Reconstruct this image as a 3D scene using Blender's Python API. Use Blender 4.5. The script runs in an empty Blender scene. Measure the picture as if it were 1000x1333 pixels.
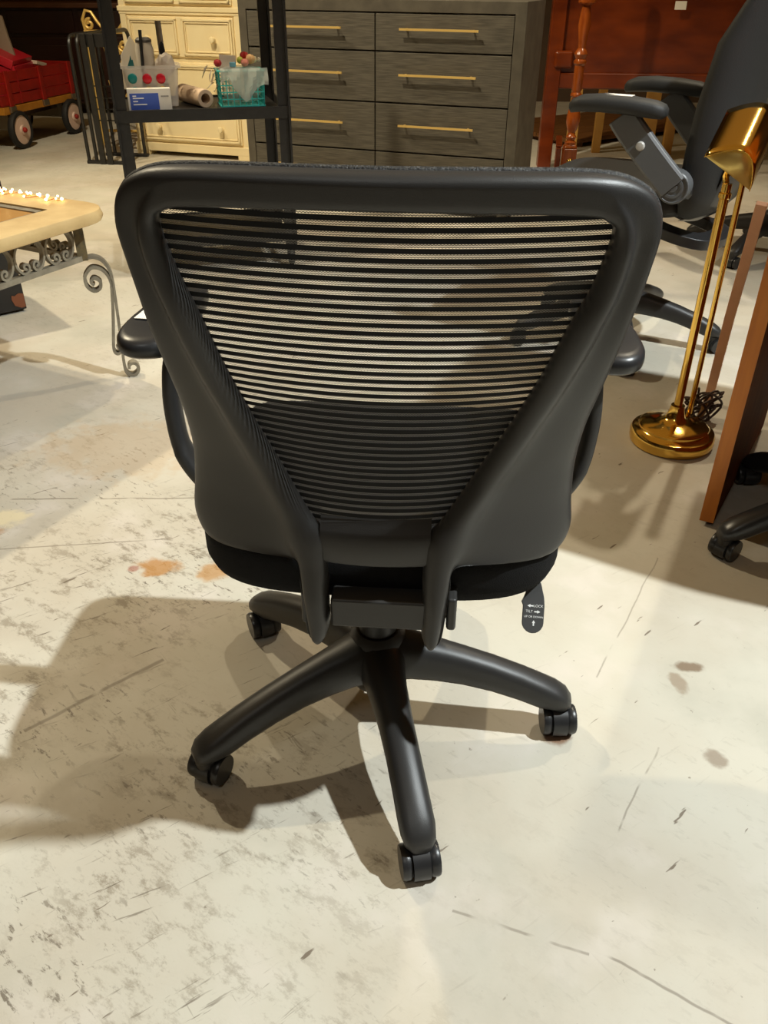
import bpy, bmesh, math, random
from mathutils import Vector, Matrix, Euler
from math import pi, sin, cos, radians, sqrt
random.seed(7)
S = bpy.context.scene
COL = S.collection
# ------------------------------------------------------------------ camera
cam = bpy.data.objects.new('camera', bpy.data.cameras.new('camera'))
COL.objects.link(cam)
cam.location = (0, 0, 1.1)
cam.rotation_mode = 'QUATERNION'
cam.rotation_quaternion = (Euler((radians(90 - 33.2), 0, 0)).to_quaternion() @ Euler((0, 0, radians(0.4))).to_quaternion())
cam.data.sensor_fit = 'VERTICAL'
cam.data.sensor_height = 36
cam.data.lens = 1070 / 1333 * 36
cam.data.clip_start = 0.02
S.camera = cam
# ------------------------------------------------------------------ light
def lin(c):
    return tuple(((v / 255 / 12.92) if v / 255 <= .04045 else ((v / 255 + .055) / 1.055) ** 2.4) for v in c)
w = bpy.data.worlds.new('world'); S.world = w; w.use_nodes = True
w.node_tree.nodes['Background'].inputs[0].default_value = (1, .72, .42, 1)
w.node_tree.nodes['Background'].inputs[1].default_value = .06
def spot(name, loc, target, power, color, size, blend, radius):
    d = bpy.data.lights.new(name, 'SPOT'); o = bpy.data.objects.new(name, d); COL.objects.link(o)
    o.location = loc
    o.rotation_euler = (Vector(target) - Vector(loc)).to_track_quat('-Z', 'Y').to_euler()
    d.energy = power; d.color = color; d.spot_size = radians(size); d.spot_blend = blend; d.shadow_soft_size = radius
    return o
spot('track_light_right', (2.75, .66, 4.2), (.75, .95, 0), 1190, (.93, 1, 1), 76, .8, .055)
spot('track_light_left', (-3.05, 4.4, 4.2), (-.4, 1.8, 0), 480, (1, .86, .60), 120, .5, .06)
spot('track_light_back', (-1.6, 3.0, 4.2), (-.6, 5.9, .5), 600, (1, .88, .64), 64, .6, .06)
spot('track_light_table', (-.7, 3.5, 4.2), (-1.15, 3.0, 0), 170, (1, .86, .62), 50, .9, .06)
spot('track_light_far', (2.2, 4.2, 4.2), (1.4, 3.4, 0), 300, (1, .88, .66), 80, .7, .06)
spot('fill_light_front', (-1.0, -1.6, 4.2), (0, .9, .3), 60, (.98, 1, .94), 60, .8, .5)  # added soft fill to lift the chair back and the shade under it
d = bpy.data.lights.new('warm_ceiling_wash', 'AREA'); o = bpy.data.objects.new('warm_ceiling_wash', d); COL.objects.link(o)
o.location = (0, 3, 4.5); d.shape = 'RECTANGLE'; d.size = 9; d.size_y = 10; d.energy = 66; d.color = (1, .60, .20)
VS = S.view_settings
VS.view_transform = 'Standard'; VS.look = 'None'; VS.gamma = 1; VS.use_curve_mapping = False
VS.exposure = 0.0
# ------------------------------------------------------------------ helpers
def mat(name, c, rough=.5, metal=0, c2=None, nscale=8, bump=0, bscale=60, spec=.5, stretch=None, alpha=1, trans=0, emit=None, ramp=(.35, .65)):
    m = bpy.data.materials.new(name); m.use_nodes = True
    nt = m.node_tree; N = nt.nodes; L = nt.links; b = N['Principled BSDF']
    b.inputs['Base Color'].default_value = (*lin(c), 1); b.inputs['Roughness'].default_value = rough
    b.inputs['Metallic'].default_value = metal; b.inputs['Specular IOR Level'].default_value = spec
    b.inputs['Alpha'].default_value = alpha; b.inputs['Transmission Weight'].default_value = trans
    if emit: b.inputs['Emission Color'].default_value = (*lin(c), 1); b.inputs['Emission Strength'].default_value = emit
    tc = N.new('ShaderNodeTexCoord'); mp = N.new('ShaderNodeMapping'); L.new(tc.outputs['Object'], mp.inputs[0])
    if stretch: mp.inputs['Scale'].default_value = stretch
    if c2:
        n = N.new('ShaderNodeTexNoise'); n.inputs['Scale'].default_value = nscale; n.inputs['Detail'].default_value = 6
        L.new(mp.outputs[0], n.inputs['Vector'])
        r = N.new('ShaderNodeValToRGB'); r.color_ramp.elements[0].position = ramp[0]; r.color_ramp.elements[1].position = ramp[1]
        r.color_ramp.elements[0].color = (*lin(c), 1); r.color_ramp.elements[1].color = (*lin(c2), 1)
        L.new(n.outputs[0], r.inputs[0]); L.new(r.outputs[0], b.inputs['Base Color'])
    if bump:
        n = N.new('ShaderNodeTexNoise'); n.inputs['Scale'].default_value = bscale; n.inputs['Detail'].default_value = 3
        L.new(mp.outputs[0], n.inputs['Vector'])
        bp = N.new('ShaderNodeBump'); bp.inputs['Strength'].default_value = bump; bp.inputs['Distance'].default_value = .002
        L.new(n.outputs[0], bp.inputs['Height']); L.new(bp.outputs[0], b.inputs['Normal'])
    return m
def link(o, parent=None):
    COL.objects.link(o)
    if parent: o.parent = parent
    return o
def mk(name, bm, m, parent=None, ang=35, bevel=0, seg=2, sub=0, solid=0):
    bmesh.ops.recalc_face_normals(bm, faces=bm.faces[:])
    me = bpy.data.meshes.new(name); bm.to_mesh(me); bm.free()
    for mm in (m if isinstance(m, (list, tuple)) else [m]): me.materials.append(mm)
    me.shade_smooth()
    me.set_sharp_from_angle(angle=radians(ang))
    o = bpy.data.objects.new(name, me)
    if solid:
        d = o.modifiers.new('solid', 'SOLIDIFY'); d.thickness = solid; d.offset = 0
    if bevel:
        d = o.modifiers.new('bevel', 'BEVEL'); d.width = bevel; d.segments = seg; d.limit_method = 'ANGLE'; d.angle_limit = radians(40)
        d.harden_normals = True
    if sub:
        d = o.modifiers.new('sub', 'SUBSURF'); d.levels = sub; d.render_levels = sub
    return link(o, parent)
def thing(name, label, cat, loc=(0, 0, 0), rz=0, group=None):
    o = bpy.data.objects.new(name, None); link(o); o.empty_display_size = .1
    o.location = loc; o.rotation_euler = (0, 0, rz)
    return tag(o, label, cat, group)
def tag(o, label, cat, group=None):
    o['label'] = label; o['category'] = cat
    if group: o['group'] = group
    return o
def struct(o): o['kind'] = 'structure'; return o
def B(): return bmesh.new()
def box(bm, c, s, M=None):
    r = bmesh.ops.create_cube(bm, size=1)
    T = Matrix.Translation(Vector(c)) @ (M.to_4x4() if M else Matrix.Identity(4)) @ Matrix.Diagonal((*s, 1))
    bmesh.ops.transform(bm, matrix=T, verts=r['verts']); return r['verts']
def box2(bm, a, b): return box(bm, [(a[i] + b[i]) / 2 for i in range(3)], [abs(b[i] - a[i]) for i in range(3)])
def loft(bm, rings, cap=True, closed=True):
    vs = [[bm.verts.new(p) for p in r] for r in rings]
    n = len(vs[0])
    for a, b in zip(vs, vs[1:]):
        for i in range(n if closed else n - 1):
            j = (i + 1) % n
            try: bm.faces.new((a[i], a[j], b[j], b[i]))
            except ValueError: pass
    if cap and closed:
        for r in (vs[0], vs[-1]):
            try: bm.faces.new(r)
            except ValueError: pass
    return vs
def frames(pts, up=Vector((0, 0, 1))):
    pts = [Vector(p) for p in pts]; out = []; N = None
    for i, p in enumerate(pts):
        t = (pts[min(i + 1, len(pts) - 1)] - pts[max(i - 1, 0)]).normalized()
        if N is None:
            N = up - t * up.dot(t)
            if N.length < .05: N = Vector((1, 0, 0)) - t * t.x
        else: N = N - t * N.dot(t)
        N.normalize(); out.append((p, t, N, t.cross(N)))
    return out
def tube(bm, pts, r, n=8, closed=False, flat=1.0, up=Vector((0, 0, 1)), cap=True):
    """round or flattened (flat = side/normal ratio) tube along pts"""
    fr = frames(pts, up); rings = []
    for i, (p, t, N, Bn) in enumerate(fr):
        rr = r[i] if isinstance(r, (list, tuple)) else r
        rings.append([p + N * (rr * cos(2 * pi * k / n)) + Bn * (rr * flat * sin(2 * pi * k / n)) for k in range(n)])
    if closed: rings.append(rings[0])
    loft(bm, rings, cap and not closed)
    if closed: bmesh.ops.remove_doubles(bm, verts=bm.verts[:], dist=1e-6)
def bar(bm, pts, wd, th, up=Vector((0, 0, 1))):
    """flat strip: th along the normal, wd across"""
    rings = [[p + N * a * th / 2 + Bn * b * wd / 2 for a, b in ((1, 1), (1, -1), (-1, -1), (-1, 1))] for p, t, N, Bn in frames(pts, up)]
    loft(bm, rings)
def lathe(bm, prof, n=24, M=None):
    rings = [[Vector((max(r, 1e-4) * cos(2 * pi * k / n), max(r, 1e-4) * sin(2 * pi * k / n), z)) for k in range(n)] for r, z in prof]
    if M: rings = [[M @ p for p in r] for r in rings]
    loft(bm, rings)
def cr(pts, k=4, closed=False):
    P = [Vector(p) for p in pts]; out = []; n = len(P)
    for i in range(n - (0 if closed else 1)):
        a, b, c, d = (P[(i + q) % n] if closed else P[max(0, min(n - 1, i + q))] for q in (-1, 0, 1, 2))
        for j in range(k):
            t = j / k
            out.append(.5 * ((2 * b) + (c - a) * t + (2 * a - 5 * b + 4 * c - d) * t * t + (3 * b - a - 3 * c + d) * t ** 3))
    if not closed: out.append(P[-1].copy())
    return out
def prism(bm, pts, z0, z1):
    loft(bm, [[Vector((p[0], p[1], z0)) for p in pts], [Vector((p[0], p[1], z1)) for p in pts]])
def rrect(w, d, r, n=5, cx=0, cy=0):
    out = []
    for sx, sy, a in ((1, 1, 0), (-1, 1, 90), (-1, -1, 180), (1, -1, 270)):
        for i in range(n + 1):
            t = radians(a + 90 * i / n); out.append((cx + sx * (w / 2 - r) + r * cos(t), cy + sy * (d / 2 - r) + r * sin(t)))
    return out
def copy_tree(o, parent=None):
    c = o.copy(); COL.objects.link(c)
    if parent: c.parent = parent
    for ch in list(o.children): copy_tree(ch, c)
    return c
def axis_to(d, loc=(0, 0, 0)):
    return Matrix.Translation(Vector(loc)) @ Vector(d).to_track_quat('Z', 'Y').to_matrix().to_4x4()
def text_bm(body, size, M, depth=.0004):
    cu = bpy.data.curves.new('t', 'FONT'); cu.body = body; cu.size = size; cu.align_x = 'CENTER'; cu.align_y = 'CENTER'; cu.extrude = depth
    o = bpy.data.objects.new('t', cu); COL.objects.link(o)
    me = bpy.data.meshes.new_from_object(o.evaluated_get(bpy.context.evaluated_depsgraph_get()))
    bpy.data.objects.remove(o); bpy.data.curves.remove(cu)
    bm = B(); bm.from_mesh(me); bpy.data.meshes.remove(me)
    bmesh.ops.transform(bm, matrix=M, verts=bm.verts[:]); return bm
def merge(dst, src):
    me = bpy.data.meshes.new('m'); src.to_mesh(me); src.free(); dst.from_mesh(me); bpy.data.meshes.remove(me)
# ------------------------------------------------------------------ materials
PLASTIC = mat('black_plastic', (46, 45, 44), .42, bump=.12, bscale=900)
PLASTIC2 = mat('black_plastic_smooth', (40, 40, 41), .34)
FABRIC = mat('black_seat_fabric', (22, 22, 23), .9, bump=.6, bscale=700, spec=.2)
DARK = mat('very_dark', (14, 13, 13), .8)
WHITE = mat('white_paper', (238, 232, 220), .8)
PRINT = mat('white_print', (248, 248, 246), .6)
GREYP = mat('grey_plastic', (92, 94, 96), .4)
SMOKE = mat('charcoal_upholstery', (38, 39, 39), .62, bump=.25, bscale=300)
BRASS = mat('polished_brass', (232, 190, 96), .14, 1)
GOLDH = mat('brushed_gold', (244, 206, 124), .4, .55)
STEEL = mat('steel', (170, 165, 155), .35, 1)
IRON = mat('grey_iron', (150, 142, 124), .5, .2, c2=(126, 118, 102), nscale=30)
BLACKM = mat('black_powder_coat', (30, 29, 28), .42, c2=(38, 36, 34), nscale=40)
CREAM = mat('cream_paint', (244, 226, 180), .5, c2=(238, 218, 170), nscale=6)
DRESS = mat('charcoal_wood', (66, 61, 52), .6, c2=(94, 88, 76), nscale=5, stretch=(2, 2, 40), bump=.25, bscale=30)
DRESSF = mat('charcoal_wood_frame', (72, 66, 56), .6, c2=(88, 82, 70), nscale=4, stretch=(3, 3, 3))
CHERRY = mat('cherry_wood', (158, 80, 28), .22, c2=(126, 56, 16), nscale=6, stretch=(6, 6, 1))
MAHOG = mat('mahogany', (122, 50, 12), .28, c2=(86, 30, 5), nscale=3, stretch=(1, 1, 3))
DARKWOOD = mat('dark_mahogany', (52, 24, 14), .35, c2=(38, 16, 9), nscale=3)
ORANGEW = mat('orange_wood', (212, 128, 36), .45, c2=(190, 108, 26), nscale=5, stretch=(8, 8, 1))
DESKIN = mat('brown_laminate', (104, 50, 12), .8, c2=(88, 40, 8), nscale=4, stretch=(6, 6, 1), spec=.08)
RED = mat('red_paint', (160, 30, 20), .4, c2=(134, 24, 16), nscale=10)
YELLOWW = mat('golden_wood', (190, 130, 40), .5, c2=(170, 110, 30), nscale=10)
RUBBER = mat('black_rubber', (26, 25, 24), .7)
# ------------------------------------------------------------------ floor material
def floor_mat():
    m = bpy.data.materials.new('worn_concrete'); m.use_nodes = True
    nt = m.node_tree; N = nt.nodes; L = nt.links; b = N['Principled BSDF']
    tc = N.new('ShaderNodeTexCoord'); P = tc.outputs['Object']
    def math_(op, a, c=None, cl=False):
        n = N.new('ShaderNodeMath'); n.operation = op; n.use_clamp = cl
        for i, v in enumerate((a, c)):
            if v is None: continue
            if isinstance(v, (int, float)): n.inputs[i].default_value = v
            else: L.new(v, n.inputs[i])
        return n.outputs[0]
    def noise(scale, detail=5, rot=0, st=(1, 1, 1), off=(0, 0, 0), rough=.55):
        mp = N.new('ShaderNodeMapping'); mp.inputs['Scale'].default_value = st; mp.inputs['Rotation'].default_value = (0, 0, radians(rot)); mp.inputs['Location'].default_value = off
        r = N.new('ShaderNodeMapping'); r.inputs['Rotation'].default_value = (0, 0, radians(rot))
        mp.inputs['Rotation'].default_value = (0, 0, 0)
        L.new(P, r.inputs[0]); L.new(r.outputs[0], mp.inputs[0])
        n = N.new('ShaderNodeTexNoise'); n.inputs['Scale'].default_value = scale; n.inputs['Detail'].default_value = detail; n.inputs['Roughness'].default_value = rough
        L.new(mp.outputs[0], n.inputs['Vector']); return n.outputs[0]
    def step(v, lo, hi):
        n = N.new('ShaderNodeMapRange'); n.interpolation_type = 'SMOOTHSTEP'
        L.new(v, n.inputs[0]); n.inputs[1].default_value = lo; n.inputs[2].default_value = hi; return n.outputs[0]
    def mix(col, c, fac):
        n = N.new('ShaderNodeMix'); n.data_type = 'RGBA'
        L.new(fac, n.inputs[0])
        if isinstance(col, tuple): n.inputs[6].default_value = (*lin(col), 1)
        else: L.new(col, n.inputs[6])
        if isinstance(c, tuple): n.inputs[7].default_value = (*lin(c), 1)
        else: L.new(c, n.inputs[7])
        return n.outputs[2]
    sep = N.new('ShaderNodeSeparateXYZ'); L.new(P, sep.inputs[0]); X, Y = sep.outputs[0], sep.outputs[1]
    col = mix((204, 200, 186), (192, 183, 166), step(noise(1.6, 4), .35, .65))
    col = mix(col, (214, 206, 196), math_('MULTIPLY', step(noise(4.5, 4, off=(3, 1, 0)), .5, .72), .6))
    col = mix(col, (176, 174, 160), math_('MULTIPLY', step(noise(2.6, 6, off=(7, 3, 0)), .52, .7), .55))
    # more wear to the left of the aisle
    left = step(math_('ADD', math_('MULTIPLY', X, -1.0), math_('MULTIPLY', math_('SUBTRACT', noise(2.2, 3, off=(1, 9, 0)), .5), 1.2)), -.25, .45)
    far = step(Y, 2.3, 1.6)
    left = math_('ADD', math_('MULTIPLY', math_('MULTIPLY', left, .85), math_('ADD', math_('MULTIPLY', far, .85), .15)), .12)
    # grime
    g = math_('MULTIPLY', step(noise(16, 8, rot=35, st=(1, 1.8, 1), rough=.75), .50, .62), left)
    col = mix(col, (128, 116, 98), math_('MULTIPLY', math_('MULTIPLY', g, step(noise(1.9, 3, off=(2, 5, 0)), .38, .58)), .7))
    g2 = math_('MULTIPLY', step(noise(46, 6, rot=38, st=(.6, 1.6, 1), rough=.7), .56, .64), left)
    col = mix(col, (92, 80, 66), math_('MULTIPLY', math_('MULTIPLY', g2, step(noise(2.4, 3, off=(6, 1, 0)), .40, .60)), .8))
    g3 = step(noise(70, 4, off=(4, 4, 0)), .70, .75)
    col = mix(col, (108, 94, 78), math_('MULTIPLY', g3, .6))
    # scratches in two directions
    for rot, off, amt, lo in ((-33, (0, 0, 0), .85, .62), (-24, (5, 2, 0), .8, .635), (52, (2, 7, 0), .65, .65), (-40, (9, 5, 0), .7, .64)):
        s = step(noise(7, 5, rot=rot, st=(.9, 11, 1), off=off, rough=.65), lo, lo + .05)
        s = math_('MULTIPLY', s, step(noise(5, 3, off=off), .42, .6))
        col = mix(col, (96, 84, 70), math_('MULTIPLY', math_('MULTIPLY', s, left), amt))
    # short dark chips everywhere
    c = math_('MULTIPLY', step(noise(24, 3, rot=-40, st=(.5, 2.6, 1), off=(11, 2, 0)), .69, .73), .8)
    col = mix(col, (98, 82, 66), c)
    # hairline cracks
    def crack(a, c, wd, amt):
        nonlocal col
        ax, ay = a; cx, cy = c; ln = math.hypot(cx - ax, cy - ay); dx, dy = (cx - ax) / ln, (cy - ay) / ln
        wob = math_('MULTIPLY', math_('SUBTRACT', noise(9, 3), .5), .012)
        u = math_('ADD', math_('MULTIPLY', math_('SUBTRACT', X, ax), dx), math_('MULTIPLY', math_('SUBTRACT', Y, ay), dy))
        v = math_('ADD', math_('ADD', math_('MULTIPLY', math_('SUBTRACT', X, ax), -dy), math_('MULTIPLY', math_('SUBTRACT', Y, ay), dx)), wob)
        f = step(math_('ABSOLUTE', v), wd, wd * .3)
        f = math_('MULTIPLY', f, math_('MULTIPLY', math_('GREATER_THAN', u, 0), math_('LESS_THAN', u, ln)))
        f = math_('MULTIPLY', f, step(noise(14, 2, off=(ax * 9, ay * 7, 0)), .38, .5))
        col = mix(col, (110, 98, 84), math_('MULTIPLY', f, amt))
    for k in CRACKS: crack(*k)
    # local stains with their own outline: rust, peeled paint
    def blot(x, y, rx, ry, c, amt, scale=22):
        nonlocal col
        d = math_('SQRT', math_('ADD', math_('POWER', math_('DIVIDE', math_('SUBTRACT', X, x), rx), 2), math_('POWER', math_('DIVIDE', math_('SUBTRACT', Y, y), ry), 2)))
        d = math_('ADD', d, math_('MULTIPLY', math_('SUBTRACT', noise(scale, 5), .5), 1.6))
        col = mix(col, c, math_('MULTIPLY', step(d, 1.0, .55), amt))
    for k in BLOTS: blot(*k)
    L.new(col, b.inputs['Base Color'])
    rr = step(noise(5, 5), .3, .7)
    b.inputs['Roughness'].default_value = .5
    L.new(math_('ADD', math_('MULTIPLY', rr, .2), .42), b.inputs['Roughness'])
    b.inputs['Specular IOR Level'].default_value = .35
    bp = N.new('ShaderNodeBump'); bp.inputs['Strength'].default_value = .25; bp.inputs['Distance'].default_value = .003
    L.new(noise(40, 6), bp.inputs['Height']); L.new(bp.outputs[0], b.inputs['Normal'])
    return m
CRACKS = [((.47, .955), (.36, .785), .0022, .5), ((.62, 1.5), (.40, 1.12), .0022, .45), ((-1.2, 1.72), (-.45, 1.74), .004, .6),
          ((.30, .60), (.46, .50), .003, .6), ((.10, .66), (.28, .60), .003, .5), ((-1.0, 1.50), (-.50, 1.56), .003, .6), ((-.62, .98), (-.42, 1.16), .006, .55)]
BLOTS = [(-.497, 1.456, .055, .04, (176, 122, 52), .8), (-.372, 1.44, .045, .04, (182, 132, 66), .7), (.298, .975, .032, .022, (120, 72, 28), .8),
         (-.935, 1.64, .09, .05, (222, 208, 172), .85), (-.95, 1.59, .06, .03, (170, 116, 60), .6), (-.55, 1.445, .016, .014, (150, 70, 50), .6),
         (.58, 1.15, .035, .018, (120, 96, 72), .8), (.55, 1.11, .02, .03, (140, 116, 92), .6), (.56, .93, .02, .025, (120, 96, 74), .6), (-.7, 2.0, .3, .2, (190, 160, 120), .35)]
# ------------------------------------------------------------------ the room
CONC = floor_mat()
bm = B(); box2(bm, (-5, -2.5, -.1), (5, 9.5, 0)); struct(mk('floor', bm, CONC))
WALLM = mat('warehouse_wall', (86, 66, 46), .8, c2=(74, 56, 40), nscale=3, bump=.2)
CEILM = mat('dark_ceiling', (96, 78, 58), .85, c2=(84, 68, 50), nscale=3)
for nm, a, c in (('wall_back', (-5, 9.5, 0), (5, 9.65, 4.6)), ('wall_front', (-5, -2.65, 0), (5, -2.5, 4.6)), ('wall_left', (-5.15, -2.65, 0), (-5, 9.65, 4.6)), ('wall_right', (5, -2.65, 0), (5.15, 9.65, 4.6))):
    bm = B(); box2(bm, a, c); struct(mk(nm, bm, WALLM))
bm = B(); box2(bm, (-5.15, -2.65, 4.6), (5.15, 9.65, 4.75)); struct(mk('ceiling', bm, CEILM))
# ------------------------------------------------------------------ five-legged base with casters (shared builder)
def star_base(root, R, a0, m, casters, zs=1.0, colz=.40, steel=False):
    """hub + legs (sub-parts) + column; casters are parts with wheels as sub-parts"""
    bm = B()
    lathe(bm, [(.0, .085), (.045, .085), (.052, .10), (.05, .165), (.046, .185), (.036, .195), (0, .195)], 28)
    hub = mk('star_base', bm, m, root)
    prof = [(.0, .190, .10, .08), (.035, .188, .10, .08), (.06, .182, .102, .070), (.10, .173, .100, .060), (.15, .160, .095, .054), (.20, .145, .085, .052), (.25, .127, .070, .052), (.285, .112, .057, .053), (.31, .100, .0545, .053), (.329, .087, .0545, .046), (.339, .074, .055, .028)]
    bm = B(); rings = []
    for u, zt, zb, wd in prof:
        u = u * R / .32; ring = []; zc, hz, hw = (zt + zb) / 2, (zt - zb) / 2, wd / 2
        for k in range(16):
            t = 2 * pi * k / 16; e = .62 if sin(t) < 0 else .8
            cx, sx = cos(t), sin(t)
            ring.append(Vector((u, hw * math.copysign(abs(cx) ** e, cx), zc + hz * math.copysign(abs(sx) ** e, sx))))
        rings.append(ring)
    loft(bm, rings)
    leg = mk('leg', bm, m, hub, ang=70)
    for k in range(5):
        o = leg if k == 0 else leg.copy()
        if k: COL.objects.link(o)
        o.rotation_euler = (0, 0, a0 + k * 2 * pi / 5)
    bm = B(); lathe(bm, [(0, .19), (.031, .19), (.033, .215), (.033, .30), (.029, .305), (.029, .34), (.024, .345), (.024, colz), (0, colz)], 24)
    mk('gas_column', bm, m if not steel else PLASTIC2, root)
    # caster: hood between two wheels, short stem into the leg
    bm = B(); hood = [Vector((-.008, 0, .026))]
    for i in range(13):
        t = radians(-35 + 250 * i / 12); hood.append(.0285 * Vector((cos(t), 0, sin(t))) + Vector((-.008, 0, .026)))
    loft(bm, [[p + Vector((0, y, 0)) for p in hood] for y in (-.0125, -.010, .010, .0125)])
    box(bm, (-.006, 0, .034), (.03, .024, .03))
    lathe(bm, [(0, .035), (.017, .035), (.018, .0555), (.013, .057), (.0105, .070), (0, .070)], 16)
    ca = mk('caster', bm, PLASTIC2, root)
    bm = B(); Mx = Matrix.Rotation(pi / 2, 4, 'X')
    lathe(bm, [(0, -.0105), (.016, -.0105), (.0225, -.0085), (.0262, -.003), (.0262, .004), (.0245, .0075), (0, .0075)], 28, Matrix.Translation((-.008, -.0205, .0262)) @ Matrix.Rotation(-pi / 2, 4, 'X') @ Matrix.Rotation(pi, 4, 'X'))
    wh = mk('wheel', bm, PLASTIC2, ca)
    wh2 = wh.copy(); COL.objects.link(wh2); wh2.scale = (1, -1, 1)
    for k in range(5):
        o = ca if k == 0 else copy_tree(ca)
        a = a0 + k * 2 * pi / 5
        o.location = (R * cos(a), R * sin(a), 0); o.rotation_euler = (0, 0, radians(casters[k]))
        if k: o.parent = root
# ------------------------------------------------------------------ MAIN CHAIR
C0 = (-.009, 1.036, 0); YAW = radians(-4)
chair = thing('office_chair', 'black mesh-back task chair seen from behind in the foreground, front and centre', 'chair', C0, YAW)
star_base(chair, .313, radians(-78.5) - YAW, PLASTIC, [104, 96, 66, 120, 250], colz=.405)
UX = .020     # the upper part is swivelled slightly off the base centre
def ipl(x, T):
    if x <= T[0][0]: return T[0][1]
    for (a, p), (b, q) in zip(T, T[1:]):
        if x <= b: return p + (q - p) * (x - a) / (b - a)
    return T[-1][1]
def gback(x, z):
    yb = ipl(z, [(.38, -.255), (.45, -.252), (.5, -.245), (.56, -.24), (.62, -.243), (.7, -.255), (.8, -.275), (.9, -.29), (1.0, -.297)])
    t = min(1, max(0, (.85 - z) / .27)); t = t * t * (3 - 2 * t)
    return yb + (.03 + .05 * t) * (x / .235) ** 2
ROWS = [((0, .968), (0, .957), (0, .934)), ((.10, .968), (.10, .957), (.10, .933)), ((.18, .966), (.178, .955), (.178, .930)), ((.217, .958), (.202, .943), (.197, .9245)),
        ((.240, .941), (.217, .923), (.2035, .916)), ((.2485, .914), (.222, .897), (.201, .895)), ((.246, .88), (.217, .86), (.193, .863)), ((.241, .84), (.208, .825), (.181, .83)),
        ((.237, .79), (.197, .78), (.169, .785)), ((.233, .73), (.184, .735), (.157, .742)), ((.230, .67), (.166, .685), (.139, .693)), ((.232, .61), (.147, .64), (.119, .648)),
        ((.238, .56), (.128, .60), (.099, .605)), ((.243, .513), (.111, .562), (.079, .566)), ((.222, .485), (.102, .53), (.0615, .54)), ((.155, .494), (.096, .512), (.058, .515)),
        ((.098, .503), (.0925, .495), (.0575, .495)), ((.093, .468), (.089, .465), (.0575, .465)), ((.089, .43), (.085, .43), (.058, .43)), ((.087, .404), (.082, .404), (.058, .404)), ((.083, .390), (.079, .3895), (.0615, .390)), ((.077, .383), (.074, .3825), (.067, .383))]
Oc = cr([(r[0][0], r[0][1], 0) for r in ROWS], 4); Rc = cr([(r[1][0], r[1][1], 0) for r in ROWS], 4); Ic = cr([(r[2][0], r[2][1], 0) for r in ROWS], 4)
def P3(x, z, d):
    q = min(1, max(0, (z - .55) / .3)); x = x * (1 + .022 * q)
    return Vector((x + .015 + .009 * q, gback(x, z) - d, z - .008 * q))
bm = B(); rings = []
SPEC = [(0, -.016, 0), (0, -.004, 0), (.06, .003, 0), (.2, .006, 0), (.55, .004, 0), (.86, .003, 0), (.96, .008, 0), (1.06, .0135, 0), (1.3, .0155, 0), (1.6, .0125, 0), (1.88, .004, 0), (2, -.006, 0), (2, -.018, 0), (1.2, -.016, 0)]
SPECT = [-.016, -.005, .001, .0055, .0095, .0105, .0108, .0108, .0106, .0104, .0098, .002, -.018, -.016]
nr = len(Oc)
for i in range(-(nr - 1), nr):
    k = abs(i); sg = -1 if i < 0 else 1
    O, R, I = Oc[k], Rc[k], Ic[k]; ring = []
    tip = min(1, (nr - 1 - k) / 5)
    wt = min(1, max(0, (20 - k) / 9))
    for (s, d, _), dt in zip(SPEC, SPECT):
        d = d * (1 - wt) + dt * wt
        p = O.lerp(R, s) if s <= 1 else R.lerp(I, s - 1)
        x = max(p.x, 0) * sg
        ring.append(P3(x, p.y, d * (.5 + .5 * tip) if d > 0 else d * (.35 + .65 * tip) * (1.9 if k > 66 else 1)))
    rings.append(ring)
loft(bm, rings)
bk = mk('back_frame', bm, PLASTIC, chair, ang=60, sub=1)
bm = B()   # lumbar crossbar
loft(bm, [[P3(x, z, d + .0) for z, d in ((.503, -.014), (.503, -.001), (.508, .002), (.54, .002), (.548, -.001), (.553, -.006), (.568, -.012), (.568, -.018))] for x in [-.066 + .132 * i / 8 for i in range(9)]])
mk('lumbar_bar', bm, PLASTIC, chair)
# mesh panel: dense ribs and sheer rows between them
def sheer_mat():
    m = bpy.data.materials.new('sheer_mesh'); m.use_nodes = True; nt = m.node_tree; N = nt.nodes; L = nt.links; b = N['Principled BSDF']
    b.inputs['Base Color'].default_value = (*lin((120, 117, 110)), 1); b.inputs['Roughness'].default_value = .55
    uv = N.new('ShaderNodeUVMap'); sp = N.new('ShaderNodeSeparateXYZ'); L.new(uv.outputs[0], sp.inputs[0])
    def mt(op, a, c=None):
        n = N.new('ShaderNodeMath'); n.operation = op
        for i, v in enumerate((a, c)):
            if v is None: continue
            if isinstance(v, (int, float)): n.inputs[i].default_value = v
            else: L.new(v, n.inputs[i])
        return n.outputs[0]
    tri = mt('PINGPONG', mt('MULTIPLY', sp.outputs[0], 330), .5)
    v = mt('FRACT', mt('MULTIPLY', sp.outputs[1], 2))
    th = mt('LESS_THAN', mt('ABSOLUTE', mt('SUBTRACT', v, mt('ADD', tri, .25))), .24)
    L.new(mt('MAXIMUM', th, .0), b.inputs['Alpha'])
    return m
SHEER = sheer_mat()
RIB = mat('mesh_rib', (20, 20, 21), .75, spec=.3)
def xin(z):
    for p, q in zip(Ic, Ic[1:]):
        if p.x > .05 and min(p.y, q.y) <= z <= max(p.y, q.y) and abs(p.y - q.y) > 1e-6 and z < .9165:
            return p.x + (q.x - p.x) * (z - p.y) / (q.y - p.y)
    return .2035
bm = B(); uvl = bm.loops.layers.uv.new('UVMap'); NB = 42; zt, zb_ = .950, .553; pit = (zt - zb_) / NB
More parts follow.
